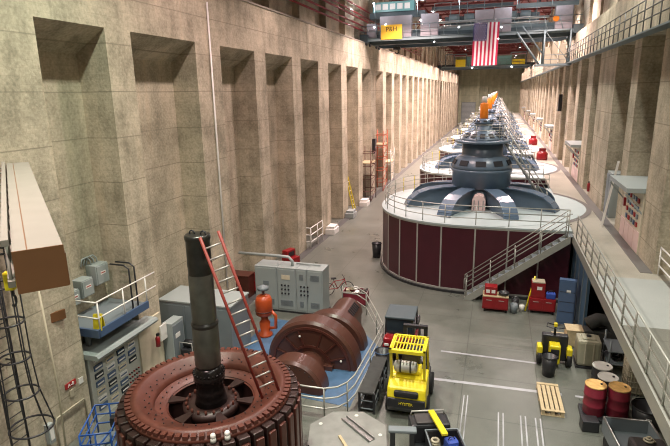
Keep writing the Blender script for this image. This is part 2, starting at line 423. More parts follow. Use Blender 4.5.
# ------------------------------------------------------------------ generators
GX, GY, GR = -0.66, 26.15, 4.68
XE = 3.0-GX
def outline(r, n_arc=26):
    """plan of the housing: squarish round to the hall side, straight into the walkway"""
    pts = []
    for i in range(n_arc+1):
        a = -PI/2 - PI*i/n_arc     # from front (-y) round the left to back
        e = 2/2.35
        c_, s_ = math.cos(a), math.sin(a)
        pts.append((r*math.copysign(abs(c_)**e, c_) if abs(c_) > 1e-9 else 0.0, r*math.copysign(abs(s_)**e, s_)))
    return pts
def make_generator():
    t = thing('generator', '', 'generator', (GX, GY, 0))
    # walls by panel
    ol = outline(GR, 13)
    pts = [(XE, -GR), (2.5, -GR), (1.3, -GR)] + ol + [(1.3, GR), (2.5, GR), (XE, GR)]
    for a, b in zip(pts[:-1], pts[1:]):
        d = Vector((b[0]-a[0], b[1]-a[1], 0)).normalized(); nrm = Vector((-d.y, d.x, 0))*0.03
        MB().add([(a[0], a[1], 0.12), (b[0], b[1], 0.12), (b[0], b[1], 2.88), (a[0], a[1], 2.88),
                  (a[0]+nrm.x, a[1]+nrm.y, 0.12), (b[0]+nrm.x, b[1]+nrm.y, 0.12), (b[0]+nrm.x, b[1]+nrm.y, 2.88), (a[0]+nrm.x, a[1]+nrm.y, 2.88)],
                 [(0,1,2,3), (7,6,5,4), (0,4,5,1), (1,5,6,2), (2,6,7,3), (3,7,4,0)]).build('wall_panel', 'maroon', t)
        MB().cbox((b[0], b[1], 1.5), (0.06, 0.09, 2.76), math.atan2(d.y, d.x)).build('cover_strip', 'alu', t)
    for r, z0, z1, nm, mt in ((GR+0.14, 0.0, 0.10, 'toe_base', 'blackm'), (GR+0.05, 0.10, 0.17, 'base_trim', 'alu'), (GR+0.04, 2.86, 2.93, 'top_trim', 'alu')):
        MB().prism([(XE, -r)] + outline(r, 40) + [(XE, r)], z0, z1).build(nm, mt, t)
    MB().prism([(XE+0.02, -GR-0.06)] + outline(GR+0.06, 40) + [(XE+0.02, GR+0.06)], 2.93, 3.0).build('deck', 'deck', t)
    # round part of the deck let into the walkway
    n = 24; a0 = math.asin(-1) ; pts = [(GR*math.cos(-1.5+3.0*i/n), GR*math.sin(-1.5+3.0*i/n)) for i in range(n+1)]
    MB().prism([(p[0]*1.02, p[1]) for p in pts], 3.0, 3.012).build('deck_disc', 'deck', t)
    # central machine
    MB().lathe([(1.25, 3.0), (1.25, 3.95)], n=40).build('lower_drum', 'blue', t)
    MB().lathe([(1.38, 3.9), (1.38, 4.62), (1.44, 4.66), (1.44, 4.74), (1.38, 4.78)], n=48).build('drum', 'blue', t)
    MB().lathe([(1.41, 4.78), (1.39, 4.92), (1.21, 5.26), (0.98, 5.36), (0.95, 5.42), (0.95, 5.98)], n=48).build('shoulder', 'blue', t)
    for k in range(10):
        a = 2*PI*(k+0.5)/10
        MB().cbox((1.315*math.cos(a), 1.315*math.sin(a), 5.09), (0.03, 0.46, 0.25), a, 0, -0.5).build('window', 'grille', t)
    MB().lathe([(0.95, 5.94), (1.28, 5.99), (1.31, 6.05), (1.28, 6.10), (0.92, 6.12)], n=48).build('platform', 'blue', t)
    MB().lathe([(1.02, 6.11), (0.98, 6.17), (0.55, 6.50), (0.42, 6.54), (0.40, 6.9)], n=40).build('cone_cover', 'blue', t)
    for k in range(12):
        a = 2*PI*k/12
        MB().cbox((0.80*math.cos(a), 0.80*math.sin(a), 6.335), (0.02, 0.22, 0.28), a, 0, -0.92).build('vent', 'grille', t)
    MB().lathe([(0.46, 6.86), (0.44, 6.95), (0.30, 7.08), (0.2, 7.1)], n=32).build('cap', 'bluel', t)
    for k in range(8):
        a = 2*PI*k/8+.2
        MB().cbox((0.42*math.cos(a), 0.42*math.sin(a), 6.99), (0.03, 0.16, 0.08), a, 0, -0.5).build('vent', 'grille', t)
    MB().lathe([(0.17, 7.08), (0.19, 7.12), (0.19, 7.78), (0.16, 7.82)], n=24).build('exciter', 'orange', t)
    MB().lathe([(0.13, 7.8), (0.13, 8.08), (0.08, 8.12)], n=20).build('exciter_cap', 'white', t)
    # eight bridge arms
    for k in range(8):
        a = -PI/2 + PI/8 + k*PI/4
        top = [(1.0, 3.90), (1.9, 3.87), (2.6, 3.79), (3.12, 3.63), (3.46, 3.38), (3.63, 3.16), (3.68, 3.012)]
        mb = MB().prism(top + [(3.50, 3.012), (2.7, 3.012), (1.0, 3.012)], -0.17, 0.17, 'Y', rz=0)
        xform(mb, (0, 0, 0), a); arm = mb.build('bridge_arm', 'blue', t)
        fl = MB()
        for i in range(len(top)-1):
            (r0, z0), (r1, z1) = top[i], top[i+1]
            dx, dz = r1-r0, z1-z0; L = math.hypot(dx, dz); nx, nz = -dz/L*0.05, dx/L*0.05
            fl.add([(r0, -0.33, z0), (r1, -0.33, z1), (r1, 0.33, z1), (r0, 0.33, z0), (r0+nx, -0.33, z0+nz), (r1+nx, -0.33, z1+nz), (r1+nx, 0.33, z1+nz), (r0+nx, 0.33, z0+nz)],
                   [(0,3,2,1), (4,5,6,7), (0,1,5,4), (1,2,6,5), (2,3,7,6), (3,0,4,7)])
        xform(fl, (0, 0, 0), a); fl.build('flange', 'bluel', arm)
    # front service hatch between two arms
    mb = MB().prism([(-0.3, 3.012), (0.3, 3.012), (0.3, 3.5), (0.2, 3.68), (0, 3.75), (-0.2, 3.68), (-0.3, 3.5)], -1.9, -1.3, 'Y')
    h = mb.build('inspection_hatch', 'pinklit', t)  # hatch coloured as if lit pink
    mb = MB()
    for x in (-0.2, 0, 0.2): mb.box(x-0.015, x+0.015, -1.93, -1.9, 3.05, 3.5)
    mb.build('hatch_bar', 'greyd', h)
    # guard rail round the deck
    rp = [(XE-0.12, -GR+0.12)] + [(2.5, -GR+.12), (1.3, -GR+.12)] + outline(GR-0.12, 14) + [(1.3, GR-.12), (2.5, GR-.12), (XE-0.12, GR-0.12)]
    fine = [(XE-0.12, -GR+0.12)] + outline(GR-0.12, 48) + [(XE-0.12, GR-0.12)]
    mb = MB()
    for k in (0.28, 0.55, 0.8): mb.path([(p[0], p[1], 3.0+k) for p in fine], 0.02, 5)
    g = mb.build('deck_rail', 'rail', t)
    for i, p in enumerate(rp): MB().rod((p[0], p[1], 3.0), (p[0], p[1], 3.8), 0.02, 6).build('rail_post', 'rail' if i not in (12, 13) else 'yellow', g)
    # rail on the small platform
    ring = [(1.2*math.cos(2*PI*i/28), 1.2*math.sin(2*PI*i/28)) for i in range(28)]
    mb = MB()
    for k in (0.25, 0.5, 0.75): mb.path([(p[0], p[1], 6.11+k) for p in ring], 0.016, 5, True)
    for i in range(0, 28, 4): mb.rod((*ring[i], 6.11), (*ring[i], 6.86), 0.016, 5)
    mb.build('platform_rail', 'rail', t)
    # steep access stair from the walkway side up to the platform
    s0, s1 = Vector((3.05, -0.4, 3.012)), Vector((0.95, -0.4, 6.1))
    mb = MB()
    for dy in (0, 0.55):
        d = V(0, dy, 0); mb.rod(s0+d, s1+d, 0.055, 6)
    st = mb.build('stair_stringer', 'railg', t)
    mb = MB()
    for k in range(1, 14):
        p = s0.lerp(s1, k/14); mb.box(p.x-0.1, p.x+0.1, p.y, p.y+0.55, p.z-0.015, p.z+0.015)
    mb.build('tread', 'railg', st)
    mb = MB()
    for dy in (0, 0.55):
        for u in (0.35, 0.7):
            mb.rod(s0+V(0, dy, u), s1+V(0, dy, u), 0.016, 5)
        for k in range(6):
            p = s0.lerp(s1, k/5)+V(0, dy, 0); mb.rod(p, p+V(0, 0, 0.7), 0.016, 5)
    mb.build('handrail', 'rail', st)
    return t
glabels = ['nearest generator, dark blue machine with orange top on a maroon panelled housing',
 'second generator from the front, just behind the nearest one',
 'third generator down the hall, standing behind the second',
 'fourth generator down the hall, between the third and the fifth',
 'fifth generator down the hall, beyond the fourth',
 'sixth generator down the hall, third from the far end',
 'seventh generator down the hall, last but one before the far wall',
 'farthest generator, last of the row before the far concrete wall']
g0 = make_generator(); g0['label'] = glabels[0]; g0['group'] = 'row of generators along the hall'
for k in range(1, 8): copy_tree(g0, None, (GX, GY+13.1*k, 0), glabels[k])
w = MB()
for k in range(8):
    pts = []
    n = 30
    for r in (GR*1.02+0.22, GR*1.02):
        rng = range(n+1) if r > GR*1.03 else range(n, -1, -1)
        # arc only where it crosses the walkway
        am = math.acos(XE/r)
        pts += [(GX+r*math.cos(-am+2*am*i/n), GY+13.1*k+r*math.sin(-am+2*am*i/n)) for i in rng]
    o = len(w.v)
    m_ = len(pts); half = n+1
    w.add([(p[0], p[1], 3.014) for p in pts], [(i, i+1, m_-2-i, m_-1-i) for i in range(n)])
struct(w, 'trim_8', 'inlay')

# stair up to the walkway
t = thing('staircase', 'pale steel staircase climbing across the front of the nearest generator housing', 'staircase', (-0.98, 20.72, 0))
N_ = 16; run, rise = 3.85, 2.98
for nm, yy in (('stringer', 0.0), ('stringer', 0.55)):
    MB().add([(0, yy, 0), (0.32, yy, 0), (run, yy, rise-0.3), (run, yy, rise), (0, yy, 0.1), (0, yy+.05, 0), (0.32, yy+.05, 0), (run, yy+.05, rise-0.3), (run, yy+.05, rise), (0, yy+.05, 0.1)],
             [(0,1,2,3,4), (9,8,7,6,5), (0,5,6,1), (1,6,7,2), (2,7,8,3), (3,8,9,4), (4,9,5,0)]).build(nm, 'rail', t)
for k in range(N_):
    x = 0.05+run*(k+0.3)/N_; z = rise*(k+0.8)/N_
    MB().box(x, x+0.24, 0.05, 0.55, z-0.03, z).build('tread', 'greyd', t)
for yy in (0.02, 0.58):
    mb = MB()
    for h in (0.45, 0.85): mb.path([(0.05, yy, h+0.1), (run-0.1, yy, rise+h), (run, yy, rise+h)], 0.02, 6)
    mb.path([(0.05, yy, 0.95), (0.0, yy, 0.9), (0.0, yy, 0.5)], 0.02, 6)
    for k in range(5):
        f = 0.02+0.95*k/4; mb.rod((run*f, yy, rise*f), (run*f, yy, rise*f+0.85), 0.02, 6)
    mb.build('handrail', 'rail', t)

# walkway edge rail, near part
t = thing('walkway_rail', 'pale triple bar railing along the near edge of the raised walkway', 'railing', (3.0, 0, 3.0))
mb = MB()
for h in (0.3, 0.58, 0.85): mb.rod((0, 4.5, h), (0, 20.4, h), 0.022, 6)
mb.build('rail', 'rail', t)
for k in range(15): MB().rod((0, 4.9+k*1.1, 0), (0, 4.9+k*1.1, 0.85), 0.022, 6).build('post', 'rail', t)
t = thing('alcove_rail', 'white railing across the nearest recess at the edge of the walkway', 'railing', (4.75, 0, 3.0))
mb = MB()
for h in (0.3, 0.58, 0.85): mb.rod((0, 13.65, h), (0, 16.7, h), 0.024, 6)
mb.build('rail', 'white', t)
for yy in (13.8, 15.2, 16.65): MB().rod((0, yy, 0), (0, yy, 0.85), 0.024, 6).build('post', 'white', t)

# ------------------------------------------------------------------ switchboards in the right recesses
def right_board():
    t = thing('switchboard', '', 'switchboard', (4.65, 20.0, 3.0), 0, 'canopied switchboards in the recesses beside the walkway')
    c_ = MB().box(-0.02, 0.7, -1.35, 1.35, 0, 2.05).build('cabinet', 'cream', t)
    MB().box(-0.55, 0.95, -1.4, 1.4, 2.08, 2.24).build('canopy', 'grey', t, 0.01)
    for yy in (-1.3, 1.25): MB().cbox((-0.28, yy, 1.7), (0.05, 0.05, 0.85), 0, 0, -0.7).build('bracket', 'grey', t)
    mb = MB()
    for i in range(5):
        for j in range(4):
            MB().box(-0.06, -0.02, -0.95+i*0.36, -0.77+i*0.36, 0.85+j*0.27, 1.0+j*0.27).build('meter', ('signred', 'greyd', 'dblue')[(i*2+j) % 3], t)
    for k in range(4): MB().box(-0.04, -0.02, -1.3+k*0.67, -0.67+k*0.67, 0.06, 0.75).build('door_panel', 'pinklit', t)  # pink light on the board front, painted as door colour
    MB().box(-0.10, -0.02, 0.9, 1.05, 1.2, 1.5).build('phone_box', 'red', t)
    return t
sb = right_board(); sb['label'] = 'canopied cream switchboard in the recess nearest the viewer beside the walkway'
for lab, yy in (('canopied switchboard in the wall recess beside the second generator', 34.4), ('canopied switchboard beside the walkway level with the third generator', 51.1),
                ('canopied switchboard beside the walkway level with the fourth generator', 63.5), ('canopied switchboard beside the walkway level with the fifth generator', 76.0),
                ('canopied switchboard beside the walkway level with the sixth generator', 88.4), ('canopied switchboard far along the walkway before the end wall', 105.0)):
    copy_tree(sb, None, (4.65, yy, 3.0), lab)
t = thing('electrical_cabinet', 'tall grey green cabinet standing in the second recess beside the walkway', 'cabinet', (4.9, 24.6, 3.0))
MB().box(-0.2, 0.35, -0.5, 0.5, 0, 1.9).build('body', 'grey', t, 0.01)
MB().box(-0.22, -0.2, -0.46, -0.02, 0.1, 1.8).build('door', 'greyd', t); MB().box(-0.22, -0.2, 0.02, 0.46, 0.1, 1.8).build('door', 'greyd', t)
def step_ladder(loc, rz, label, m, h=2.2, wd=0.4, lean=0.5, n=8, name='ladder'):
    t = thing(name, label, 'ladder', loc, rz)
    for s in (-1, 1): MB().cbox((s*wd/2, lean/2, h/2), (0.05, 0.08, math.hypot(h, lean)), 0, -math.atan2(lean, h)).build('side_rail', m, t)
    for k in range(1, n): MB().rod((-wd/2, lean*k/n, h*k/n), (wd/2, lean*k/n, h*k/n), 0.018, 6).build('rung', 'white', t)
    return t
step_ladder((4.23, 22.65, 3.0), -PI/2-0.2, 'white ladder leaning on the pier behind the nearest walkway switchboard', 'white', 2.6, 0.4, 0.35, 9)
t = thing('fire_extinguisher', 'small red fire extinguisher on the pier beside the walkway behind the green cabinet', 'extinguisher', (4.56, 28.64, 3.3))
MB().lathe([(0.03, 0), (0.07, 0.02), (0.07, 0.4), (0.03, 0.46)], n=14).build('cylinder', 'red', t); MB().box(-0.03, 0.03, -0.02, 0.08, 0.46, 0.52).build('valve', 'black', t)
for i, yy in enumerate((42.5, 54.5)):
    solo(MB().lathe([(0.4, 0), (0.42, 0.1), (0.42, 0.5), (0.3, 0.65)], n=18).box(-0.25, 0.25, -0.12, 0.12, 0.6, 0.9), 'pump_unit', 'red', ['red pump standing on the walkway beside the second generator', 'red pump standing on the walkway farther off beside the third generator'][i], 'pump', (3.45, yy+1.5, 3.0))

# ------------------------------------------------------------------ overhead cranes
def crane(y, zb, label, full):
    t = thing('overhead_crane', label, 'crane', (0, y, zb))
    x0, x1 = -10.1, 4.95
    for yy in (-0.25, 3.0):
        MB().prism([(x0, 0.3), (x0+0.8, 0.0), (x1-0.8, 0.0), (x1, 0.3), (x1, 0.75), (x0, 0.75)], yy, yy+0.4, 'Y').build('girder', 'cdark', t)
    MB().box(x0, x1, -0.85, -0.25, 0.38, 0.45).build('catwalk', 'cgrey', t)
    MB().box(x0, x1, -0.85, -0.80, 0.22, 0.42).build('catwalk_edge', 'cgrey', t)
    for xx in (x0-0.1, x1-0.5):
        e = MB().box(xx, xx+0.6, -1.0, 4.2, 0.15, 0.7).build('end_truck', 'cdark', t)
        for yy in (-0.6, 0.5, 2.8, 3.8): MB().rod((xx+0.1, yy, 0.22), (xx+0.5, yy, 0.22), 0.26, 16).build('wheel', 'blackm', e)
    mb = MB()
    for h in (0.45, 0.85): mb.rod((x0, -0.82, 0.45+h), (x1, -0.82, 0.45+h), 0.02, 5)
    for k in range(16): mb.rod((x0+0.2+k*0.98, -0.82, 0.45), (x0+0.2+k*0.96, -0.82, 1.3), 0.02, 5)
    mb.build('railing', 'cgrey', t)
    if not full: return t
    # long ducts and trolley behind
    MB().box(x0+1, x1-1, 0.4, 1.0, 0.75, 1.0).build('rail_beam', 'cgrey', t)
    MB().rod((-4.6, 0.6, 1.45), (3.0, 0.6, 1.45), 0.09, 10).build('drive_shaft', 'alu', t)
    MB().rod((-4.6, 0.5, 1.15), (3.0, 0.5, 1.15), 0.06, 10).build('drive_shaft', 'alu', t)
    for (a, b, z0, z1, n) in ((-8.75, -6.41, 0.45, 1.95, 2), (-5.75, -4.49, 0.45, 1.97, 1), (-1.95, -0.7, 0.45, 2.0, 1), (-0.67, 0.5, 0.45, 2.05, 1), (3.31, 4.4, 0.45, 1.95, 1), (-9.75, -9.05, 0.45, 1.5, 1)):
        c_ = MB().cham(a, b, -0.62, 0.0, z0, z1, 0.02).build('cabinet', 'cbox', t)
        wd = (b-a)/n
        for i in range(n):
            MB().box(a+i*wd+0.03, a+(i+1)*wd-0.03, -0.635, -0.62, z0+0.08, z1-0.06).build('door', 'cbox', c_)
            MB().box(a+i*wd+0.1, a+i*wd+0.16, -0.65, -0.635, (z0+z1)/2, (z0+z1)/2+0.12).build('handle', 'white', c_)
    MB().rod((3.35, -0.66, 1.15), (3.35, -0.64, 1.15), 0.2, 12).build('orange_mark', 'orange', t)
    MB().box(2.0, 4.2, -0.9, -0.2, 0.36, 0.44).build('floor_plate', 'cgrey', t)
    # trolley with teal cabin
    tr = MB().box(-9.8, -5.6, 0.6, 3.2, 1.95, 2.4).build('trolley', 'cdark', t)
    MB().box(-9.5, -6.4, 0.4, 1.4, 2.4, 3.1).build('trolley_cabin', 'teal', tr)
    mb = MB()
    for k in range(5): mb.box(-9.3+k*0.55, -8.9+k*0.55, 0.37, 0.4, 2.55, 2.95)
    mb.build('cabin_window', 'white', tr)
    MB().box(-4.2, 2.4, 1.4, 2.8, 1.2, 1.9).build('machinery_deck', 'cdark', t)
    for x in (-3.9, -2.8, 0.2, 1.1):
        MB().rod((x, 1.3, 1.75), (x+0.7, 1.3, 1.75), 0.3, 16).build('hoist_drum', 'cgrey', t)
    MB().box(0.8, 4.9, 1.2, 1.5, 2.2, 2.5).build('upper_beam', 'cgrey', t)
    MB().box(-5.0, 0.6, 1.6, 1.8, 2.5, 2.7).build('upper_beam', 'cdark', t)
    mb = MB()
    for k in range(9): mb.rod((-5+k*1.2, 1.3, 1.2), (-5+k*1.2, 1.3, 2.9), 0.03, 5)
    mb.rod((-5, 1.3, 2.9), (4.6, 1.3, 2.9), 0.03, 5); mb.rod((-5, 1.3, 2.4), (4.6, 1.3, 2.4), 0.03, 5)
    mb.build('upper_railing', 'cgrey', t)
    # sign
    s = MB().box(-8.6, -7.04, -0.9, -0.86, 0.32, 1.32).build('sign_board', 'yellows', t)
    tx = text_mb('P&H', 0.46); xform(tx, (-7.82, -0.905, 1.0)); tx.build('lettering', 'black', s)
    # hooks
    for x in (-7.9,):
        h = MB().rod((x, 1.0, 0.6), (x, 1.0, -0.15), 0.03).rod((x+0.3, 1.0, 0.6), (x+0.3, 1.0, -0.15), 0.03).build('cable', 'blackm', t)
        MB().box(x-0.12, x+0.42, 0.9, 1.1, -0.3, -0.1).path([(x+0.15+0.16*math.cos(a_/6*PI*1.5-PI*0.9), 1.0, -0.42+0.16*math.sin(a_/6*PI*1.5-PI*0.9)) for a_ in range(7)], 0.04).build('hook', 'blackm', h)
    # maintenance stair and platform at the right end
    mb = MB().box(2.2, 4.5, -1.0, 0.3, -1.9, -1.78)
    pl = mb.build('service_platform', 'cgrey', t)
    mb = MB()
    for x in (2.7, 4.33):
        for yy in (-0.95, 0.25): mb.rod((x, yy, -1.8), (x, yy, 0.4), 0.06, 6)
    for h in (0.3, 0.6): mb.rod((2.7, -0.95, -1.8+h), (4.33, -0.95, -1.8+h), 0.02, 5)
    mb.path([(2.7, -0.95, 0.1), (2.85, -0.95, 0.36), (4.3, -0.95, 0.36)], 0.06, 6)
    mb.rod((4.33, -0.95, -1.7), (2.75, -0.95, 0.3), 0.02, 5)
    mb.build('platform_frame', 'cgrey', pl)
    st = MB()
    for yy in (-0.95, -0.45):
        st.rod((0.9, yy, 0.35), (2.45, yy, -1.8), 0.06, 6); st.rod((1.25, yy, 0.75), (2.65, yy, -1.1), 0.025, 5)
    for k in range(9):
        f = (k+0.5)/9; st.box(0.9+1.55*f-0.1, 0.9+1.55*f+0.1, -0.95, -0.45, 0.35-2.15*f, 0.37-2.15*f)
    st.build('service_stair', 'cgrey', t)
    for (x, z) in ((3.0, -1.4), (3.45, -1.1), (3.95, -1.2)): MB().cham(x-0.2, x+0.2, -0.4, 0.0, -1.78, z+0.75, 0.06).build('motor', 'tan', pl)
    for x, z in ((-9.1, 1.2), (-8.25, 1.35), (-5.7, 1.5), (-4.7, -0.02), (-0.32, 0.0), (-3.0, 0.9), (-0.15, 0.75)):
        MB().sphere((x, -0.93, z), 0.055).build('lamp_bulb', 'lamp', t)
    for x in (-9.0, -5.9, -3.0, 0.8, 3.0):  # added bulbs, arms and point lights to brighten the crane front
        MB().sphere((x, -1.5, 2.75), 0.06).build('lamp_bulb', 'lamp', t); MB().rod((x, -0.82, 1.3), (x, -1.5, 2.8), 0.02, 5).build('added_lamp_arm', 'cgrey', t)
        li = bpy.data.lights.new('crane_fill_light', 'POINT'); li.energy = 110; li.color = (0.95, 0.95, 1.0); li.shadow_soft_size = 0.06
        lo = bpy.data.objects.new('crane_fill_light', li); C.objects.link(lo); lo.location = (x, y-1.62, zb+2.6)
    return t
crane(40.6, 11.85, 'large dark blue grey overhead crane with a yellow sign, nearest and above the first generators', True)
c2 = crane(93.0, 11.9, 'distant overhead crane spanning the hall behind the flag', False)
MB().box(-7.3, -5.7, -0.9, -0.86, 0.35, 1.5).build('sign_board', 'yellow', c2)
MB().box(1.6, 3.6, -0.8, 0.2, 0.5, 1.3).build('cabinet', 'yellow', c2)
MB().box(-5.5, 1.5, -0.5, 0.2, 0.5, 1.9).build('machinery', 'teal', c2)
MB().box(-8.0, 4.0, 0.6, 2.6, 2.2, 2.8).build('trolley', 'ceil', c2)
mb = MB()
for x in (-9, -7.6, -5.6, 1.4, 3.8): mb.box(x-0.08, x+0.08, -0.3, -0.1, 0.5, 2.4)
mb.box(-9, -5.6, -0.3, -0.1, 2.3, 2.45); mb.box(1.4, 3.8, -0.3, -0.1, 2.3, 2.45)
mb.build('machinery_frame', 'cgrey', c2)
for x in (-4.6, 1.6): MB().sphere((x, -0.95, 0.1), 0.12).build('lamp_bulb', 'lamp', c2)

# flag hanging from the near crane
t = thing('flag', 'large flag with vertical red and white stripes hanging from the near crane', 'flag', (-1.13, 39.62, 10.1))
W_, H_ = 1.72, 2.86
def fy(x, z): return 0.05*math.sin(x*7+z*0.7)+0.03*math.sin(z*2.4)
def fcol(u0, u1, v0, v1, nu, nv):
    vs = []; fs = []
    for sgn in (0, 1):
        for j in range(nv+1):
            for i in range(nu+1):
                x = -W_/2+W_*(u0+(u1-u0)*i/nu); z = H_*(v0+(v1-v0)*j/nv)
                vs.append((x+0.05*(1-z/H_)*-1, fy(x, z)+sgn*0.008, z))
    m_ = (nu+1)*(nv+1)
    for j in range(nv):
        for i in range(nu):
            a = j*(nu+1)+i; fs.append((a, a+1, a+nu+2, a+nu+1)); fs.append((m_+a, m_+a+nu+1, m_+a+nu+2, m_+a+1))
    return vs, fs
for k in range(13):
    v1 = 1.0 if k >= 7 else 0.58
    vs, fs = fcol(k/13, (k+1)/13, 0, v1, 2, 20); MB().add(vs, fs, True).build('stripe', 'fred' if k % 2 == 0 else 'fwhite', t)
vs, fs = fcol(0, 7/13, 0.58, 1, 14, 10); cn = MB().add(vs, fs, True).build('canton', 'fblue', t)
mb = MB()
for r in range(9):
    for c_ in range(6 if r % 2 == 0 else 5):
        x = -W_/2+W_*7/13*((c_+0.5+(0.5 if r % 2 else 0))/6); z = H_*(0.58+0.42*(r+0.5)/9)
        pts = [((0.06 if i % 2 == 0 else 0.026)*math.sin(PI*i/5), (0.06 if i % 2 == 0 else 0.026)*math.cos(PI*i/5)) for i in range(10)]
        xo = 0.05*(1-z/H_)*-1
        mb.add([(x+xo+p[0], fy(x, z)-0.02, z+p[1]) for p in pts], [tuple(range(10))])
mb.build('star', 'fwhite', cn)
MB().rod((-0.8, 0, H_+0.01), (0.8, 0, H_+0.01), 0.02).build('header_pole', 'greyd', t)

# ------------------------------------------------------------------ rotor with shaft, in the foreground
RXc, RYc = -5.78, 8.98
t = thing('rotor', 'huge red oxide rotor with dark poles and a tall dark shaft on the floor', 'rotor', (RXc, RYc, 0))
R0 = 1.72; ZT = 2.2
MB().lathe([(1.58, 0.25), (1.62, ZT-0.22), (1.62, ZT-0.16)], n=64, cap=False).build('rim_core', 'oxided', t)
MB().lathe([(1.20, ZT-0.30), (1.22, ZT-0.14), (1.46, ZT-0.12), (1.50, ZT-0.02), (1.66, ZT-0.02), (1.67, ZT-0.1), (1.78, ZT-0.1), (1.78, ZT-0.22), (1.2, ZT-0.3)], n=72, cap=False).build('rim_ring', 'oxide', t)
for k in range(72):
    a = 2*PI*k/72
    MB().cbox((1.72*math.cos(a), 1.72*math.sin(a), ZT-0.07), (0.12, 0.10, 0.09), a).build('rim_tooth', 'oxide', t)
MB().lathe([(1.22, ZT-0.3), (1.0, ZT-0.34), (0.92, ZT-0.40)], n=64, cap=False).build('inner_ledge', 'oxide', t)
for k in range(32):
    a = 2*PI*k/32
    for r, z in ((1.29, ZT-0.125), (1.38, ZT-0.12), (1.08, ZT-0.315)):
        MB().rod((r*math.cos(a+r), r*math.sin(a+r), z), (r*math.cos(a+r), r*math.sin(a+r), z+0.02), 0.016, 6).build('bolt', 'blackm', t)
# spider floor with oval holes
mb = MB(); seg = 6
MB().lathe([(0.95, ZT-0.36), (0.95, ZT-0.95), (0.3, ZT-0.95)], n=48, cap=False).build('spider_floor', 'oxided', t)
for k in range(6):
    a0 = 2*PI*k/6+0.25; a = a0
    MB().cbox((0.62*math.cos(a), 0.62*math.sin(a), ZT-0.68), (0.64, 0.05, 0.5), a).build('spider_rib', 'oxided', t)
    MB().prism([(0.0, -0.05), (0.36, -0.14), (0.36, 0.14), (0.0, 0.05)], ZT-0.42, ZT-0.37, 'Z', (0.58*math.cos(a), 0.58*math.sin(a), 0), a).build('spider_arm', 'oxided', t)
MB().lathe([(0.62, ZT-0.6), (0.62, ZT-0.40), (0.40, ZT-0.40)], n=36).build('hub_flange', 'oxided', t)
for k in range(20):
    a = 2*PI*k/20; MB().rod((0.54*math.cos(a), 0.54*math.sin(a), ZT-0.42), (0.54*math.cos(a), 0.54*math.sin(a), ZT-0.32), 0.03, 6).build('hub_bolt', 'oxidep', t)
# field poles
for k in range(40):
    a = 2*PI*(k+0.5)/40
    p = MB(); p.cham(1.66, 1.94, -0.12, 0.12, 0.15, ZT-0.18, 0.03); xform(p, (0, 0, 0), a); po = p.build('pole', 'oxided', t)
    q = MB(); q.cham(1.92, 2.0, -0.09, 0.09, 0.25, ZT-0.30, 0.025); xform(q, (0, 0, 0), a); q.build('pole_shoe', 'oxidep', po)
MB().lathe([(1.86, 0.0), (1.86, 0.15)], n=48).build('base_blocking', 'blackm', t)
sh = MB().lathe([(0.26, 2.66), (0.27, 2.72), (0.27, 3.62), (0.29, 3.66), (0.29, 3.70), (0.25, 3.72), (0.25, 4.95), (0.255, 4.98), (0.255, 5.08), (0.25, 5.10), (0.25, 5.52), (0.265, 5.55), (0.265, 5.63), (0.24, 5.65)], n=40).build('shaft', 'shaft', t)
MB().lathe([(0.36, ZT-0.42), (0.30, ZT-0.1), (0.29, 2.30), (0.34, 2.36), (0.34, 2.52), (0.29, 2.6), (0.26, 2.68)], n=40).build('shaft_coupling', 'shaftb', sh)
MB().lathe([(0.27, 2.72), (0.28, 2.74), (0.28, 3.60), (0.27, 3.62)], n=40, cap=False).build('lower_sleeve', 'sleeve', sh)
MB().lathe([(0.253, 3.74), (0.26, 3.76), (0.26, 4.78), (0.253, 4.8)], n=40, cap=False).build('upper_sleeve', 'sleeve', sh)
for k in range(24):
    a = 2*PI*k/24; MB().sphere((0.33*math.cos(a), 0.33*math.sin(a), 2.54), 0.03, 6).build('coupling_bolt', 'shaftb', sh)
mb = MB()
for x in (-0.12, 0.14): mb.path([(x+0.06*math.cos(a_), 0, 5.64+0.08*math.sin(a_)) for a_ in [PI*i/8 for i in range(9)]], 0.018)
mb.build('lifting_eye', 'blackm', sh)
for i, (dx, dy) in enumerate(((0.95, -1.53), (1.17, -1.38))):
    tt = thing('clamp', ['white clamp on the rotor edge nearest the viewer, first of a pair', 'white clamp on the rotor edge, beside its twin and closer to the ladder'][i], 'clamp', (RXc+dx, RYc+dy, ZT-0.1))
    MB().sphere((0, 0, 0.06), 0.055, 12, 1.1).build('cap', 'white', tt); MB().lathe([(0.05, 0.02), (0.06, -0.06), (0.03, -0.07)], n=14).build('body', 'drumwhite', tt)
# red ladder leaning from the rotor to the shaft head
A = Vector((-4.38, 9.1, 2.12)); B = Vector((-5.42, 8.85, 5.7))
t = thing('extension_ladder', 'tall red ladder with silver rungs leaning from the rotor rim to the shaft head', 'ladder', A)
d = B-A; side = Vector((-0.82, -0.57, 0)).normalized(); side = (side - d.normalized()*side.dot(d.normalized())).normalized()*0.19
q = d.to_track_quat('Z', 'Y')
for s in (-1, 1):
    MB().rod(side*s, d+side*s, 0.032, 6).build('side_rail', 'ladderred', t)
for k in range(1, 15):
    p = d*(k/15); MB().rod(p-side, p+side, 0.02, 6).build('rung', 'alu', t)

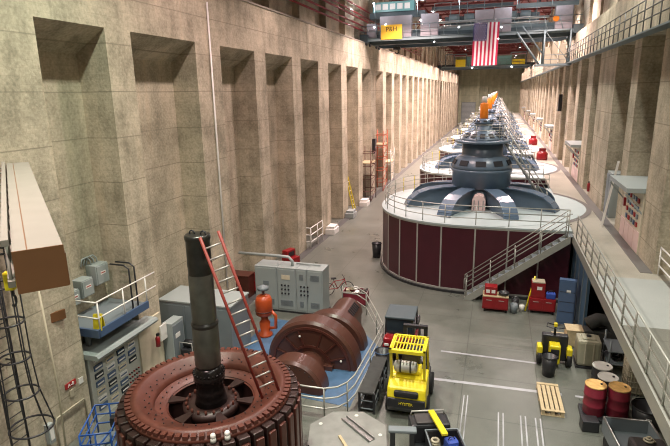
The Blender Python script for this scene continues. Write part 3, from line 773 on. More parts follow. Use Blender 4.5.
# ------------------------------------------------------------------ left wall equipment
t = thing('switchboard', 'grey switchboard with rows of meters in the first recess behind the blue lift', 'switchboard', (-9.82, 9.72, 0.0))
MB().box(-0.5, 0.0, 0.0, 1.95, 0, 1.9).build('cabinet', 'greyl', t)
MB().prism([(-0.45, 1.9), (0.40, 1.88), (0.44, 1.95), (0.40, 2.02), (-0.45, 2.02)], -0.1, 2.4, 'Y').build('canopy', 'grey', t)
MB().box(0.0, 0.05, 1.95, 3.0, 0, 1.88).build('cream_panel', 'cream', t)
for i in range(4):
    for j in range(7):
        if i == 3 and j < 3: continue
        yy, zz = 0.15+i*0.44, 0.22+j*0.235
        q = MB().box(0.0, 0.03, yy, yy+0.3, zz, zz+0.15).build('meter', ['dblue', 'white', 'cream', 'dblue', 'glass'][(i*2+j) % 5], t)
        MB().box(0.03, 0.035, yy+0.03, yy+0.27, zz+0.05, zz+0.09).build('scale_strip', ['white', 'dblue'][(i*2+j) % 5 in (1, 2)], q)
for i in range(5):
    for j in range(3): MB().rod((0.0, 1.42+i*0.1, 0.35+j*0.13), (0.04, 1.42+i*0.1, 0.35+j*0.13), 0.025, 8).build('selector_knob', ('red', 'blackm')[(i+j) % 2], t)
t = thing('fire_extinguisher', 'red fire extinguisher hanging on the cream panel beside the meters', 'extinguisher', (-9.59, 12.26, 0.95))
MB().lathe([(0.03, 0), (0.07, 0.02), (0.07, 0.3), (0.03, 0.36)], n=14).build('cylinder', 'red', t); MB().box(-0.03, 0.03, -0.02, 0.08, 0.36, 0.44).build('valve', 'black', t)
solo(MB().box(-0.02, 0.02, -0.16, 0.16, -0.25, 0.25).box(0.02, 0.025, -0.14, 0.14, -0.1, -0.02), 'placard', ['white'], 'white placard with red edges on the panel beside the extinguisher', 'sign', (-9.66, 12.66, 1.25))
# blue-edged gallery above it
t = thing('service_platform', 'blue edged steel platform with white rails above the meter switchboard', 'platform', (-9.82, 9.83, 2.55))
MB().box(-0.95, 0.36, 0.0, 1.95, 0, 0.08).build('deck', 'greyd', t)
MB().box(0.36, 0.42, -0.02, 1.98, -0.1, 0.12).build('edge_plate', 'dblue', t); MB().box(-0.95, 0.42, -0.06, 0.0, -0.1, 0.12).build('edge_plate', 'dblue', t)
mb = MB()
for h in (0.42, 0.85): mb.rod((0.39, 0, h), (0.39, 2.4, h), 0.02); mb.path([(0.39, 0, h), (0.2, 0, h), (-0.9, 0, h)], 0.02)
mb.build('rail', 'white', t)
for p in ((0.39, 0.05), (0.39, 1.0), (0.39, 1.95)): MB().rod((*p, 0), (*p, 0.85), 0.02).build('post', 'white', t)
for i in range(4): MB().box(-0.1, 0.15, -0.3+0.3, 0.0+0.3, -0.25, -0.1).v
for x, yy in ((-0.3, 0.2), (-0.3, 1.8)): MB().box(x, x+0.1, yy, yy+0.1, -0.53, 0.0).build('support', 'greyd', t)
for i in range(2):
    mb = MB().path([(0.3+0.0, 1.45+i*0.22, 0.08), (0.3, 1.45+i*0.22, 1.25), (0.15, 1.45+i*0.22, 1.35), (-0.3, 1.45+i*0.22, 1.35)], 0.025)
    mb.build('ladder_hoop', 'blackm', t)
t = thing('floor_sign', 'yellow folding caution board standing on the end of the blue edged platform', 'sign', (-9.52, 9.95, 2.63), 0.3)
MB().cbox((0, -0.06, 0.2), (0.22, 0.02, 0.42), 0, -0.2).build('front_leaf', 'yellow', t); MB().cbox((0, 0.06, 0.2), (0.22, 0.02, 0.42), 0, 0.2).build('rear_leaf', 'yellow', t)
# grey electrical boxes on the recess back wall
for i, (yy, z, lab) in enumerate(((10.22, 3.26, 'small grey electrical box on the recess wall, lowest of three'), (10.71, 3.38, 'grey electrical box with red label between two others on the recess wall'), (11.31, 3.58, 'largest grey electrical box, with conduits curving from its top'))):
    t = thing('electrical_box', lab, 'box', (-10.79, yy, z), 0, 'grey boxes above the platform')
    s = 0.85+0.15*i
    MB().cham(0.0, 0.34, -0.21*s, 0.21*s, -0.25*s, 0.25*s, 0.02).build('body', 'grey', t); MB().cham(0.34, 0.37, -0.19*s, 0.19*s, -0.22*s, 0.22*s, 0.008).build('door', 'grey', t)
    MB().box(0.37, 0.375, -0.1, 0.1, 0.0, 0.09).build('nameplate', 'white', t); MB().box(0.37, 0.376, -0.08, 0.08, 0.03, 0.06).build('stripe', 'signred', t)
    if i == 2:
        for k in range(3):
            MB().path([(0.1, -0.12+k*0.12, 0.25), (0.1, -0.14+k*0.12, 0.42), (0.05, -0.2+k*0.12, 0.52), (0.02, -0.34+k*0.1, 0.5), (0.02, -0.42+k*0.1, 0.3)], 0.022).build('conduit', 'grey', t)
# sign plates and pipe on the pier
t = thing('wall_sign', 'red sign reading A-8 on the concrete pier', 'sign', (XL, 9.07, 1.5))
MB().box(0, 0.02, -0.17, 0.17, -0.07, 0.07).build('plate', 'signred', t)
tx = text_mb('A-8', 0.13); xform(tx, (0.024, 0, 0), PI/2); tx.build('lettering', 'white', t)
solo(MB().box(0, 0.02, -0.07, 0.07, -0.08, 0.08), 'notice', 'white', 'small white notice beside the red A-8 sign', 'sign', (XL, 9.4, 1.42))
solo(MB().box(0, 0.03, -0.06, 0.06, -0.09, 0.09), 'wall_socket', 'tan', 'small brown box below the red A-8 sign on the pier', 'box', (XL, 9.06, 1.26))
solo(MB().cham(0, 0.05, -0.2, 0.2, -0.12, 0.12, 0.01), 'plaque', 'beamend', 'dark maroon plaque high on the concrete pier', 'plaque', (XL, 8.99, 3.37), -0.3)
solo(MB().path([(0.05, 0, 0), (0.05, 0, 0.88), (0.05, 0.05, 0.93), (0.05, 0.9, 0.93), (0.05, 0.95, 0.88), (0.05, 0.95, 0)], 0.022, 8), 'pipe_rail', 'tan', 'tan pipe hoop standing against the concrete pier', 'rail', (XL, 8.45, 0))
t = thing('wall_box', 'grey metal box low on the pier beside the caged ladder', 'box', (XL, 8.23, 0.7))
MB().box(0, 0.12, -0.08, 0.08, -0.25, 0.25).build('body', 'grey', t); MB().box(0.12, 0.14, -0.05, 0.05, -0.15, 0.15).build('cover', 'white', t)

# caged ladder
t = thing('caged_ladder', 'black caged ladder rising beside the concrete pier in the corner', 'ladder', (-9.6, 7.35, 0.0))
for s in (-1, 1): MB().rod((0.0, s*0.2, 0.0), (0.0, s*0.2, 5.6), 0.025).build('side_rail', 'blackm', t)
for k in range(18): MB().rod((0.0, -0.2, 0.3+k*0.3), (0.0, 0.2, 0.3+k*0.3), 0.012, 6).build('rung', 'blackm', t)
def hoop(z, r):
    return [(0.0+r*0.95+r*math.cos(a), r*0.95*math.sin(a), z) for a in [-PI+2*PI*i/24 for i in range(24)]]
for z, r in ((1.6, 0.44), (2.4, 0.33), (3.2, 0.30), (4.0, 0.30), (4.8, 0.30), (5.5, 0.3)):
    MB().path(hoop(z, r), 0.022, 6, True).build('hoop', 'blackm', t)
for a in (-0.9, 0.0, 0.9, 1.9, -1.9):
    MB().path([(0.44*0.95+0.44*math.cos(a), 0.44*.95*math.sin(a), 1.6), (0.33*0.95+0.33*math.cos(a), 0.33*.95*math.sin(a), 2.4), (0.3*0.95+0.3*math.cos(a), 0.3*.95*math.sin(a), 3.2), (0.3*0.95+0.3*math.cos(a), 0.3*.95*math.sin(a), 5.5)], 0.016, 5).build('cage_bar', 'blackm', t)
for z in (0.6, 3.0, 5.2): MB().rod((0, 0.2, z), (-0.22, 0.2, z), 0.02).build('wall_bracket', 'blackm', t)
solo(MB().path([(0, 0, 0), (0.03, 0.05, 2.5), (-0.02, 0.0, 5.4)], 0.022, 6), 'cable', 'tan', 'tan hanging cable beside the caged ladder', 'cable', (-8.57, 7.52, 0.0))
# long boxed beam reaching into the hall
d = Vector((-5.93, 5.15, 0)); Ld = d.length; rz = math.atan2(d.y, d.x)
t = thing('boxed_beam', 'long boxed beam with pale top and brown end reaching out from the wall', 'beam', (-3.87, 3.46, 6.72), rz)
MB().box(0.015, Ld-0.16, -0.2, 0.2, 0.0, 0.38).build('body', 'beamtop', t)
MB().box(0.0, 0.015, -0.205, 0.205, -0.01, 0.385).build('end_board', 'beamend', t)
MB().box(0.015, Ld-0.16, -0.215, -0.2, -0.01, 0.3).build('side_board', 'beamend', t)
MB().box(0.02, Ld-0.2, 0.08, 0.09, 0.38, 0.383).build('seam', 'beamend', t)

t = thing('lattice_boom', 'white lattice boom alongside the boxed beam by the wall', 'boom', (-3.87, 3.46, 6.72), rz)
for yy in (0.0, 0.42):
    for zz in (0.0, 0.4): MB().box(0.3, Ld-0.25, yy-0.03+0.25, yy+0.03+0.25, zz-0.03, zz+0.03).build('chord', 'beamtop', t)
for k in range(9):
    x = 0.35+k*0.78
    for yy in (0.25, 0.67): MB().rod((x, yy, 0.0), (x+0.39, yy, 0.4), 0.018, 5).rod((x+0.39, yy, 0.4), (x+0.78, yy, 0.0), 0.018, 5).build('lacing', 'beamtop', t)
    MB().rod((x, 0.25, 0.4), (x+0.39, 0.67, 0.4), 0.018, 5).build('lacing', 'beamtop', t)
t = thing('hook_block', 'yellow and black hook block hanging by the lattice boom', 'hook', (-4.80, 3.9, 6.36), 0.5)
MB().cham(-0.05, 0.05, -0.06, 0.06, 0.1, 0.3, 0.02).build('block', 'yellow', t)
for yy in (-0.03, 0.03): MB().rod((0, yy, 0.3), (0, yy, 0.40), 0.008, 5).build('cable', 'blackm', t)
MB().path([(0, 0, 0.12), (0, 0, 0.05)]+[(0.0, 0.05*math.sin(a), -0.03+0.06*math.cos(a)) for a in [PI*k/6 for k in range(9)]], 0.014, 6).build('hook', 'blackm', t)

# scissor lift basket
LB = t = thing('lift_basket', 'bright blue railed lift basket parked between the wall and the rotor', 'lift', (-8.42, 8.5, 0.0), 0.45)
MB().cham(-0.42, 0.42, -0.75, 0.75, 0.1, 0.4, 0.03).build('chassis', 'blueb', t)
for x in (-0.38, 0.38):
    for yy in (-0.5, 0.5): MB().rod((x-0.05, yy, 0.12), (x+0.05, yy, 0.12), 0.12, 14).build('wheel', 'black', t)
MB().box(-0.4, 0.4, -0.72, 0.72, 0.42, 0.47).build('floor_plate', 'greyd', t)
for z in (0.75, 1.02, 1.3): MB().path([(-0.4, -0.72, z), (0.4, -0.72, z), (0.4, 0.72, z), (-0.4, 0.72, z)], 0.026, 6, True).build('rail', 'blueb', t)
for p in ((-0.4, -0.72), (0.4, -0.72), (0.4, 0.72), (-0.4, 0.72), (0.4, 0), (-0.4, 0), (0, -0.72), (0, 0.72)): MB().rod((*p, 0.42), (*p, 1.3), 0.026, 6).build('post', 'blueb', t)
MB().rod((-0.4, -0.72, 0.45), (0.4, 0.72, 1.0), 0.03, 6).build('brace', 'blueb', t)
MB().cham(0.12, 0.36, 0.2, 0.42, 0.9, 1.15, 0.02).build('control_box', 'blackm', t)
LB.scale = (0.82, 0.82, 0.9)

# grey box, cabinets, little things by the left wall
t = thing('transformer_enclosure', 'long low grey enclosure behind the shaft against the wall', 'enclosure', (-9.15, 14.35, 0.0))
MB().box(-1.35, 1.3, -0.65, 0.65, 0, 1.8).build('body', 'greyd', t, 0.01); MB().box(-1.37, 1.32, -0.67, 0.67, 1.8, 1.85).build('lid', 'grey', t)
for k in range(3): MB().box(-1.2+k*0.84, -1.2+k*0.84+0.78, -0.665, -0.65, 0.1, 1.7).build('door', 'greyd', t)
t = thing('small_cabinet', 'waist high grey cabinet beside the meter switchboard', 'cabinet', (-9.72, 13.12, 0.0))
MB().box(-0.1, 0.25, -0.28, 0.35, 0, 1.45).build('body', 'grey', t, 0.01); MB().box(0.25, 0.265, -0.24, 0.3, 0.15, 1.35).build('door', 'greyd', t); MB().box(0.265, 0.275, -0.15, 0.1, 0.9, 1.05).build('nameplate', 'white', t)
t = thing('compressor', 'black portable engine unit on the floor between the small cabinet and shaft', 'machine', (-9.19, 13.3, 0.0))
MB().cham(-0.2, 0.25, -0.25, 0.2, 0.1, 0.5, 0.04).build('frame', 'blackm', t); MB().rod((-0.15, 0, 0.6), (0.2, 0, 0.6), 0.14, 14).build('tank', 'black', t)
for s in (-0.2, 0.2): MB().rod((0.27, s, 0.12), (0.33, s, 0.12), 0.12, 14).build('wheel', 'black', t)
MB().path([(-0.2, -0.25, 0.1), (-0.2, -0.25, 0.75), (0.25, -0.25, 0.75), (0.25, -0.25, 0.1)], 0.018).build('roll_bar', 'alu', t)

def cabinet_bank():
    t = thing('control_cabinet', 'bank of grey control cabinets joined side by side behind the brown casing', 'cabinet', (-8.92, 17.7, 0.0))
    xs = [0, 0.92, 1.85, 2.55, 3.05-0.0]
    xs = [0.0, 0.95, 1.75, 2.2, 2.85]
    for i in range(4):
        a, b = xs[i], xs[i+1]
        c_ = MB().box(a, b-0.01, 0, 0.8, 0.06, 1.85).build('cubicle', 'grey', t, 0.01)
        dr = MB().box(a+0.04, b-0.05, -0.02, 0, 0.14, 1.78).build('door', 'grey', t, 0.006)
        n = 7
        mb = MB()
        for k in range(n): mb.box(a+0.14, b-0.15, -0.03, -0.02, 0.28+k*0.035, 0.30+k*0.035)
        if i >= 2:
            for k in range(n): mb.box(a+0.14, b-0.15, -0.03, -0.02, 1.4+k*0.035, 1.42+k*0.035)
        mb.build('louvre', 'greyd', dr)
        if i in (1, 2):
            for r in range(3):
                for k in range(3): MB().rod((a+0.2+k*0.14, -0.02, 0.8+r*0.17), (a+0.2+k*0.14, -0.05, 0.8+r*0.17), 0.035, 8).build('gauge', 'blackm', dr)
        if i == 1: MB().box(a+0.2, a+0.55, -0.03, -0.02, 1.38, 1.56).build('display', 'cream', dr)
        if i == 0: MB().box(a+0.35, a+0.6, -0.03, -0.02, 1.1, 1.25).build('display', 'greyd', dr)
    MB().box(-0.02, 2.87, -0.03, 0.83, 0, 0.06).build('plinth', 'blackm', t)
    MB().path([(1.5, 0.3, 1.85), (1.5, 0.3, 2.05), (1.35, 0.3, 2.2), (0.9, 0.3, 2.22), (-0.8, 0.3, 2.22)], 0.06, 8).build('conduit', 'grey', t)
    MB().rod((1.6, 0.5, 1.9), (2.6, 0.5, 1.9), 0.03).build('conduit', 'grey', t)
    return t
cabinet_bank()
# orange servomotor
t = thing('hydraulic_pump', 'orange upright pump with a domed motor standing in front of the grey cabinets', 'pump', (-7.59, 15.62, 0.0))
MB().lathe([(0.26, 0), (0.26, 0.08), (0.16, 0.12), (0.2, 0.5), (0.12, 0.62), (0.14, 0.8)], n=24).build('base', 'orangem', t)
MB().lathe([(0.26, 0.8), (0.30, 0.84), (0.30, 1.35), (0.24, 1.5), (0.1, 1.56), (0.04, 1.57)], n=28).build('motor', 'orangem', t)
MB().lathe([(0.05, 1.55), (0.05, 1.72), (0.2, 1.75), (0.2, 1.84), (0.02, 1.92)], n=20).build('valve_head', 'greyd', t)
MB().lathe([(0.31, 0.95), (0.32, 0.97), (0.31, 0.99)], n=28).build('clamp_band', 'oxide', t)
MB().path([(0.2, 0, 0.3), (0.42, 0, 0.34), (0.44, 0, 0.8), (0.28, 0, 0.95)], 0.06, 8).build('pipe', 'orangem', t)
MB().lathe([(0.12, 0.0), (0.13, 0.32), (0.02, 0.35)], (-0.55, -0.9, 0), n=16)
solo(MB().lathe([(0.12, 0.0), (0.17, 0.05), (0.18, 0.35), (0.12, 0.5), (0.03, 0.55)], n=20), 'gas_cylinder', 'orangem', 'small orange cylinder standing behind the shaft by the grey enclosure', 'cylinder', (-7.69, 13.52, 0.0))

# blue floor paint by the casing
struct(MB().prism([(-8.0, 12.46), (-3.48, 12.15), (-3.48, 15.79), (-4.2, 16.7), (-8.0, 17.0)], 0, 0.008), 'floor_4', 'bpaint')

# brown turbine casing
t = thing('turbine_casing', 'gloss brown casing of stacked half round covers on the blue floor', 'casing', (-5.27, 14.1, 0.0), 0.0)
def half(r, y0, y1, name, parent, cx=0.0, h0=0.0, bev=0.08, m='brown'):
    n = 40; ang = [PI*i/n for i in range(n+1)]
    P = lambda rr, yy: [(cx+rr*math.cos(a), yy, h0+rr*math.sin(a)) for a in ang]
    rings = [P(r-bev, y0), P(r, y0+bev), P(r, y1-bev), P(r-bev, y1)]
    vs = [p for rg in rings for p in rg]; k = n+1; fs = []
    for j in range(3): fs += [(j*k+i, j*k+i+1, (j+1)*k+i+1, (j+1)*k+i) for i in range(n)]
    fs += [tuple(range(k)), tuple(reversed(range(3*k, 4*k)))]
    mb = MB(); mb.add(vs, fs, False)
    for f in range(len(mb.sm)-len(fs), len(mb.sm)-2): mb.sm[f] = False
    return mb.build(name, m, parent)
mainc = half(1.5, -0.1, 0.62, 'main_cover', t)
# recessed face of the main cover: arch rib and radial ribs
mb = MB(); n = 32
for (ra, rb_) in ((1.22, 1.30), (0.62, 0.70)):
    vs = []
    for yy in (-0.14, -0.1):
        for r in (ra, rb_):
            vs += [(r*math.cos(PI*i/n), yy, r*math.sin(PI*i/n)+0.02) for i in range(n+1)]
    k = n+1
    fs = [(i, i+1, k+i+1, k+i) for i in range(n)] + [(k+i, k+i+1, 3*k+i+1, 3*k+i) for i in range(n)] + [(i, 2*k+i, 2*k+i+1, i+1) for i in range(n)]
    mb.add(vs, fs)
for a in (0.35, 0.8, 1.25, PI-1.25, PI-0.8, PI-0.35):
    mb.cbox((0.96*math.cos(a), -0.12, 0.96*math.sin(a)+0.02), (0.55, 0.04, 0.05), 0, 0, -a)
mb.build('face_rib', 'oxidep', mainc)
mb = MB()
for a in (0.3, 1.9): mb.sphere((1.05*math.cos(a), -0.13, 1.05*math.sin(a)), 0.04, 8)
mb.build('sight_eye', 'white', mainc)
mb = MB().box(-0.2, 0.75, -0.28, 0.0, 0, 0.16); mb.build('front_foot', 'brown', t)
half(0.95, -1.65, -0.95, 'front_cover', t, -0.05)
MB().lathe([(0.5, -1.0), (0.5, -0.05)], (0, 0, 0.0), 28, 0, PI, True, 'Y').build('bearing_neck', 'brown', t)
half(1.2, 1.25, 1.85, 'rear_cover', t, 0.2)
MB().lathe([(0.8, 0.6), (0.8, 1.27)], (0.08, 0, 0.0), 28, 0, PI, True, 'Y').build('bearing_neck', 'brown', t)
cy = half(0.55, 1.8, 3.3, 'exciter_barrel', t, 0.3, 0.5)
MB().box(-0.2, 0.8, 1.85, 3.25, 0, 0.51).build('barrel_base', 'brown', t)
mb = MB()
for k in range(6): mb.cbox((0.3+0.40, 2.2+k*0.15, 0.5+0.40), (0.28, 0.07, 0.02), 0, 0, PI/4)
mb.build('cooling_slot', 'grille', cy)
for k in range(9):
    a = 0.6+0.2*k; MB().rod((-0.05+0.8*math.cos(a), -1.67, 0.8*math.sin(a)), (-0.05+0.8*math.cos(a), -1.64, 0.8*math.sin(a)), 0.02, 6).build('cover_bolt', 'blackm', t)

# guard rail round the casing
t = thing('pit_rail', 'grey tube guard rail curving round the brown casing and blue floor', 'railing', (0, 0, 0))
base = [(-5.32, 11.52), (-4.5, 11.46), (-3.99, 11.48), (-3.67, 11.64), (-3.48, 11.93), (-3.38, 12.35), (-3.33, 13.96), (-3.3, 15.67), (-3.74, 16.66), (-4.5, 18.23), (-5.01, 18.75), (-5.63, 18.81)]
mb = MB()
for h in (0.3, 0.6, 0.9): mb.path([(p[0], p[1], h) for p in base], 0.024, 6)
mb.build('rail', 'rail', t)
for i in (0, 2, 4, 6, 7, 8, 9, 11): MB().rod((*base[i], 0), (*base[i], 0.9), 0.024, 6).build('post', 'rail', t)

# steel rack lying along the rail
t = thing('steel_rack', 'long dark steel rack on the floor between the guard rail and yellow forklift', 'rack', (-3.0, 12.98, 0.0), 0.03)
for x in (-0.2, 0.2):
    for yy in (-0.95, -0.3, 0.35, 0.95): MB().box(x-0.03, x+0.03, yy-0.03, yy+0.03, 0, 0.62).build('leg', 'blackm', t)
MB().box(-0.21, 0.21, -1.0, 1.0, 0.6, 0.64).build('top_plate', 'canvas', t)
for z in (0.12, 0.36): MB().path([(-0.2, -0.95, z), (0.2, -0.95, z), (0.2, 0.95, z), (-0.2, 0.95, z)], 0.025, 5, True).build('side_bar', 'greyd', t)
MB().box(-0.22, 0.22, -0.95, 0.95, 0.12, 0.14).build('shelf', 'blackm', t)
t = thing('waste_bin', 'open black bin standing at the far end of the dark steel rack', 'bin', (-3.04, 14.4, 0.0))
MB().lathe([(0.17, 0), (0.24, 0.62), (0.22, 0.62), (0.16, 0.03)], n=24).build('body', 'blackm', t); MB().lathe([(0.24, 0.6), (0.26, 0.62), (0.24, 0.64)], n=24, cap=False).build('rim', 'dblue', t)

# ------------------------------------------------------------------ vehicles
def forklift():
    t = thing('forklift', 'yellow and black forklift seen from behind with a silver gas bottle', 'forklift', (-1.92, 12.35, 0.0), 0.03)
    bm_ = MB()
    # counterweight profile (y,z), extruded in x with tapered sides
    prof = [(-0.15, 0.28), (-0.3, 0.34), (-0.36, 0.62), (-0.30, 0.84), (-0.05, 0.96), (0.55, 1.0), (0.55, 0.28)]
    MB().prism(prof, -0.48, 0.48, 'X').build('counterweight', 'yellow', t, 0.06)
    MB().prism([(-0.385, 0.36), (-0.39, 0.60), (-0.1, 0.60), (-0.1, 0.2), (-0.3, 0.2)], -0.47, 0.47, 'X').build('lower_counterweight', 'blackm', t, 0.04)
    MB().cham(-0.3, 0.3, -0.40, -0.2, 0.64, 0.80, 0.05).build('radiator_grille', 'black', t)
    tx = text_mb('HYSTER', 0.10); xform(tx, (0, -0.40, 0.48)); tx.build('lettering', 'yellow', t)
    MB().cham(-0.46, 0.46, 0.5, 1.4, 0.3, 0.62, 0.04).build('chassis', 'blackm', t)
    MB().cham(-0.3, 0.3, 0.15, 0.62, 0.98, 1.08, 0.04).build('hood', 'yellow', t)
    MB().cham(-0.24, 0.24, 0.62, 1.05, 0.85, 0.98, 0.04).build('seat', 'seat', t); MB().cham(-0.24, 0.24, 0.58, 0.68, 0.98, 1.4, 0.04).build('seat_back', 'seat', t)
    for x in (-0.42, 0.42):
        MB().rod((x-0.12, 0.05, 0.24), (x+0.12, 0.05, 0.24), 0.24, 20).build('rear_wheel', 'black', t)
        MB().rod((x-0.13, 1.1, 0.28), (x+0.13, 1.1, 0.28), 0.28, 20).build('front_wheel', 'black', t)
        MB().cbox((x*0.97, -0.1, 1.38), (0.06, 0.08, 0.9), 0, 0.22).build('rear_pillar', 'yellow', t)
        MB().cbox((x*0.97, 0.83, 1.22), (0.05, 0.07, 1.35), 0, 0.38).build('front_pillar', 'yellow', t)
    g = MB()
    for a in ((-0.44, -0.38, -0.3, 0.6), (0.38, 0.44, -0.3, 0.6)): g.box(a[0], a[1], a[2], a[3], 1.80, 1.86)
    g.box(-0.44, 0.44, -0.3, -0.2, 1.78, 1.86); g.box(-0.44, 0.44, 0.54, 0.6, 1.80, 1.86); 
    for k in range(10): g.box(-0.36+k*0.08-0.012, -0.36+k*0.08+0.012, -0.22, 0.56, 1.81, 1.85)
    g.box(-0.42, 0.42, 0.15, 0.19, 1.815, 1.845)
    g.build('overhead_guard', 'yellow', t)
    b_ = MB().lathe([(0.05, -0.3), (0.13, -0.27), (0.15, -0.2), (0.15, 0.2), (0.13, 0.27), (0.05, 0.3)], (-0.08, 0.15, 1.2), 20, axis='X').build('gas_bottle', 'alu', t)
    for x in (-0.2, 0.05): MB().lathe([(0.155, -0.02), (0.16, 0), (0.155, 0.02)], (x, 0.15, 1.2), 20, axis='X').build('strap', 'blackm', b_)
    MB().lathe([(0.15, -0.012), (0.17, 0.0), (0.15, 0.012)], (0, 1.15, 1.25), 20).build('steering_wheel', 'black', t)
    for x in (-0.28, 0.28):
        MB().box(x-0.05, x+0.05, 1.42, 1.54, 0.08, 1.72).build('mast_rail', 'blackm', t)
        MB().box(x-0.04, x+0.04, 1.6, 1.95, 0.04, 0.08).build('fork', 'blackm', t)
    MB().box(-0.33, 0.33, 1.42, 1.54, 1.66, 1.74).build('mast_crossbar', 'blackm', t); MB().box(-0.4, 0.4, 1.55, 1.6, 0.1, 0.6).build('carriage', 'blackm', t)
    MB().box(-0.33, 0.33, 1.42, 1.5, 1.1, 1.18).build('mast_crossbar', 'blackm', t)
    t.scale = (1.06, 1.06, 1.06)
    return t
forklift()
t = thing('utility_vehicle', 'red and black utility vehicle with a flat dark roof behind the yellow forklift', 'vehicle', (-2.70, 15.85, 0.0), 0.04)
MB().cham(-0.5, 0.5, -0.92, 0.9, 0.28, 0.56, 0.06).build('body', 'red', t); MB().cham(-0.47, 0.47, -0.94, -0.5, 0.56, 0.80, 0.06).build('bonnet', 'red', t)
MB().cham(-0.44, 0.44, 0.0, 0.45, 0.55, 0.8, 0.05).build('bench_seat', 'seat', t)
MB().cham(-0.48, 0.48, -0.62, 0.45, 1.34, 1.41, 0.03).build('roof', 'cdark', t)
MB().cham(-0.5, 0.5, 0.5, 1.2, 0.56, 0.78, 0.04).build('cargo_bed', 'blackm', t)
for x in (-0.45, 0.45):
    for y_, e in ((-0.6, -0.55), (0.45, 0.4)): MB().rod((x, y_, 0.56), (x, e, 1.36), 0.028).build('roof_post', 'blackm', t)
    for y_ in (-0.66, 0.8): MB().rod((x-0.09, y_, 0.25), (x+0.09, y_, 0.25), 0.25, 20).build('wheel', 'black', t)
    MB().cham(x*0.8-0.07, x*0.8+0.07, -0.96, -0.92, 0.56, 0.64, 0.01).build('headlamp', 'white', t)
MB().cbox((0, -0.56, 1.08), (0.86, 0.02, 0.5), 0, -0.08).build('windscreen', 'glass', t)
MB().box(-0.4, 0.4, -0.98, -0.92, 0.3, 0.5).build('bumper', 'blackm', t)

# tow tractor with open bed at the bottom
CX, CY, CA = -0.76, 10.41, 0.34
def cw(x, y_, z=0.0): return (CX+x*math.cos(CA)-y_*math.sin(CA), CY+x*math.sin(CA)+y_*math.cos(CA), z)
t = thing('cargo_cart', 'black open cart full of blue and lime gear with padded engine cover, nearest the viewer', 'cart', (CX, CY, 0), CA)
MB().cham(-0.6, 0.35, -0.85, 0.85, 0.24, 0.40, 0.03).build('chassis', 'blackm', t)
for x in (-0.52, 0.28):
    for y_ in (-0.55, 0.62): MB().rod((x-0.07, y_, 0.18), (x+0.07, y_, 0.18), 0.18, 18).build('wheel', 'black', t)
mb = MB(); mb.box(-0.38, 0.38, -0.85, -0.81, 0.40, 0.8); mb.box(-0.38, 0.38, 0.28, 0.32, 0.40, 0.8); mb.box(-0.38, -0.34, -0.85, 0.32, 0.40, 0.8); mb.box(0.34, 0.38, -0.85, 0.32, 0.40, 0.8); mb.box(-0.38, 0.38, -0.85, 0.32, 0.40, 0.43)
mb.build('cargo_box', 'blackm', t)
MB().path([(-0.38, -0.85, 0.81), (0.38, -0.85, 0.81), (0.38, 0.32, 0.81), (-0.38, 0.32, 0.81)], 0.022, 6, True).build('box_rim', 'greyd', t)
MB().cham(-0.68, 0.25, 0.42, 0.9, 0.40, 0.86, 0.06).build('engine_cover', 'blackm', t)
MB().cham(-0.55, -0.1, 0.46, 0.84, 0.86, 0.91, 0.02).build('seat', 'seat', t)
MB().path([(-0.62, 0.86, 0.84), (-0.60, 0.86, 0.95), (0.17, 0.86, 0.95), (0.2, 0.86, 0.84)], 0.022).build('grab_rail', 'alu', t)
MB().rod((-0.25, 0.42, 0.62), (-0.25, 0.38, 0.62), 0.09, 16).build('filler_cap', 'greyd', t)
solo(MB().box(-0.07, 0.07, 0.0, 0.92, 0, 0.05), 'safety_bar', 'yellow', 'yellow bar lying across the black cargo cart', 'bar', (-0.75, 10.28, 0.97), 0.47)
rnd = random.Random(3)
for i, (x, y_, m, nm) in enumerate(((-0.17, -0.62, 'ball_y', 'lime coil of rope in the cargo cart, at its near corner'), (-0.2, -0.3, 'ball_y', 'lime coil of rope in the middle of the cargo cart'),
     (0.15, 0.0, 'ball_b', 'blue harness bag in the cargo cart behind the lime coils'), (0.17, -0.34, 'ball_b', 'blue harness bag in the cargo cart beside its open edge'), (-0.2, 0.08, 'tan', 'tan coil of rope in the cargo cart against the engine cover'))):
    mb = MB()
    if m != 'ball_b':
        for k in range(5):
            r = 0.11-0.008*k; mb.path([(r*math.cos(2*PI*j/18), r*math.sin(2*PI*j/18), 0.03+k*0.05) for j in range(18)], 0.03, 6, True)
        mb.v = [(a_, b_, c_+0.05) for a_, b_, c_ in mb.v]
        solo(mb, 'rope_coil', m, nm, 'rope', cw(x, y_, 0.43), 0, 'gear in the cargo cart')
    else:
        mb.cham(-0.15, 0.15, -0.14, 0.14, 0, 0.34, 0.08); b_ = thing('harness_bag', nm, 'bag', cw(x, y_, 0.44), CA+0.1*i, 'gear in the cargo cart')
        mb.build('bag', m, b_); MB().path([(-0.08, 0, 0.32), (-0.05, 0, 0.40), (0.05, 0, 0.40), (0.08, 0, 0.32)], 0.014).build('handle', 'black', b_)
t = thing('trolley_frame', 'black upright frame standing between the octagonal plate and the cargo cart', 'frame', (-1.7, 10.25, 0.0), 0.2)
for x in (-0.22, 0.22): MB().cham(x-0.06, x+0.06, -0.1, 0.1, 0, 0.92, 0.02).build('upright', 'blackm', t)
MB().cham(-0.32, 0.32, -0.1, 0.1, 0.92, 1.0, 0.03).build('top_bar', 'greyd', t); MB().box(-0.24, 0.24, -0.05, 0.05, 0.3, 0.36).build('cross_bar', 'blackm', t)

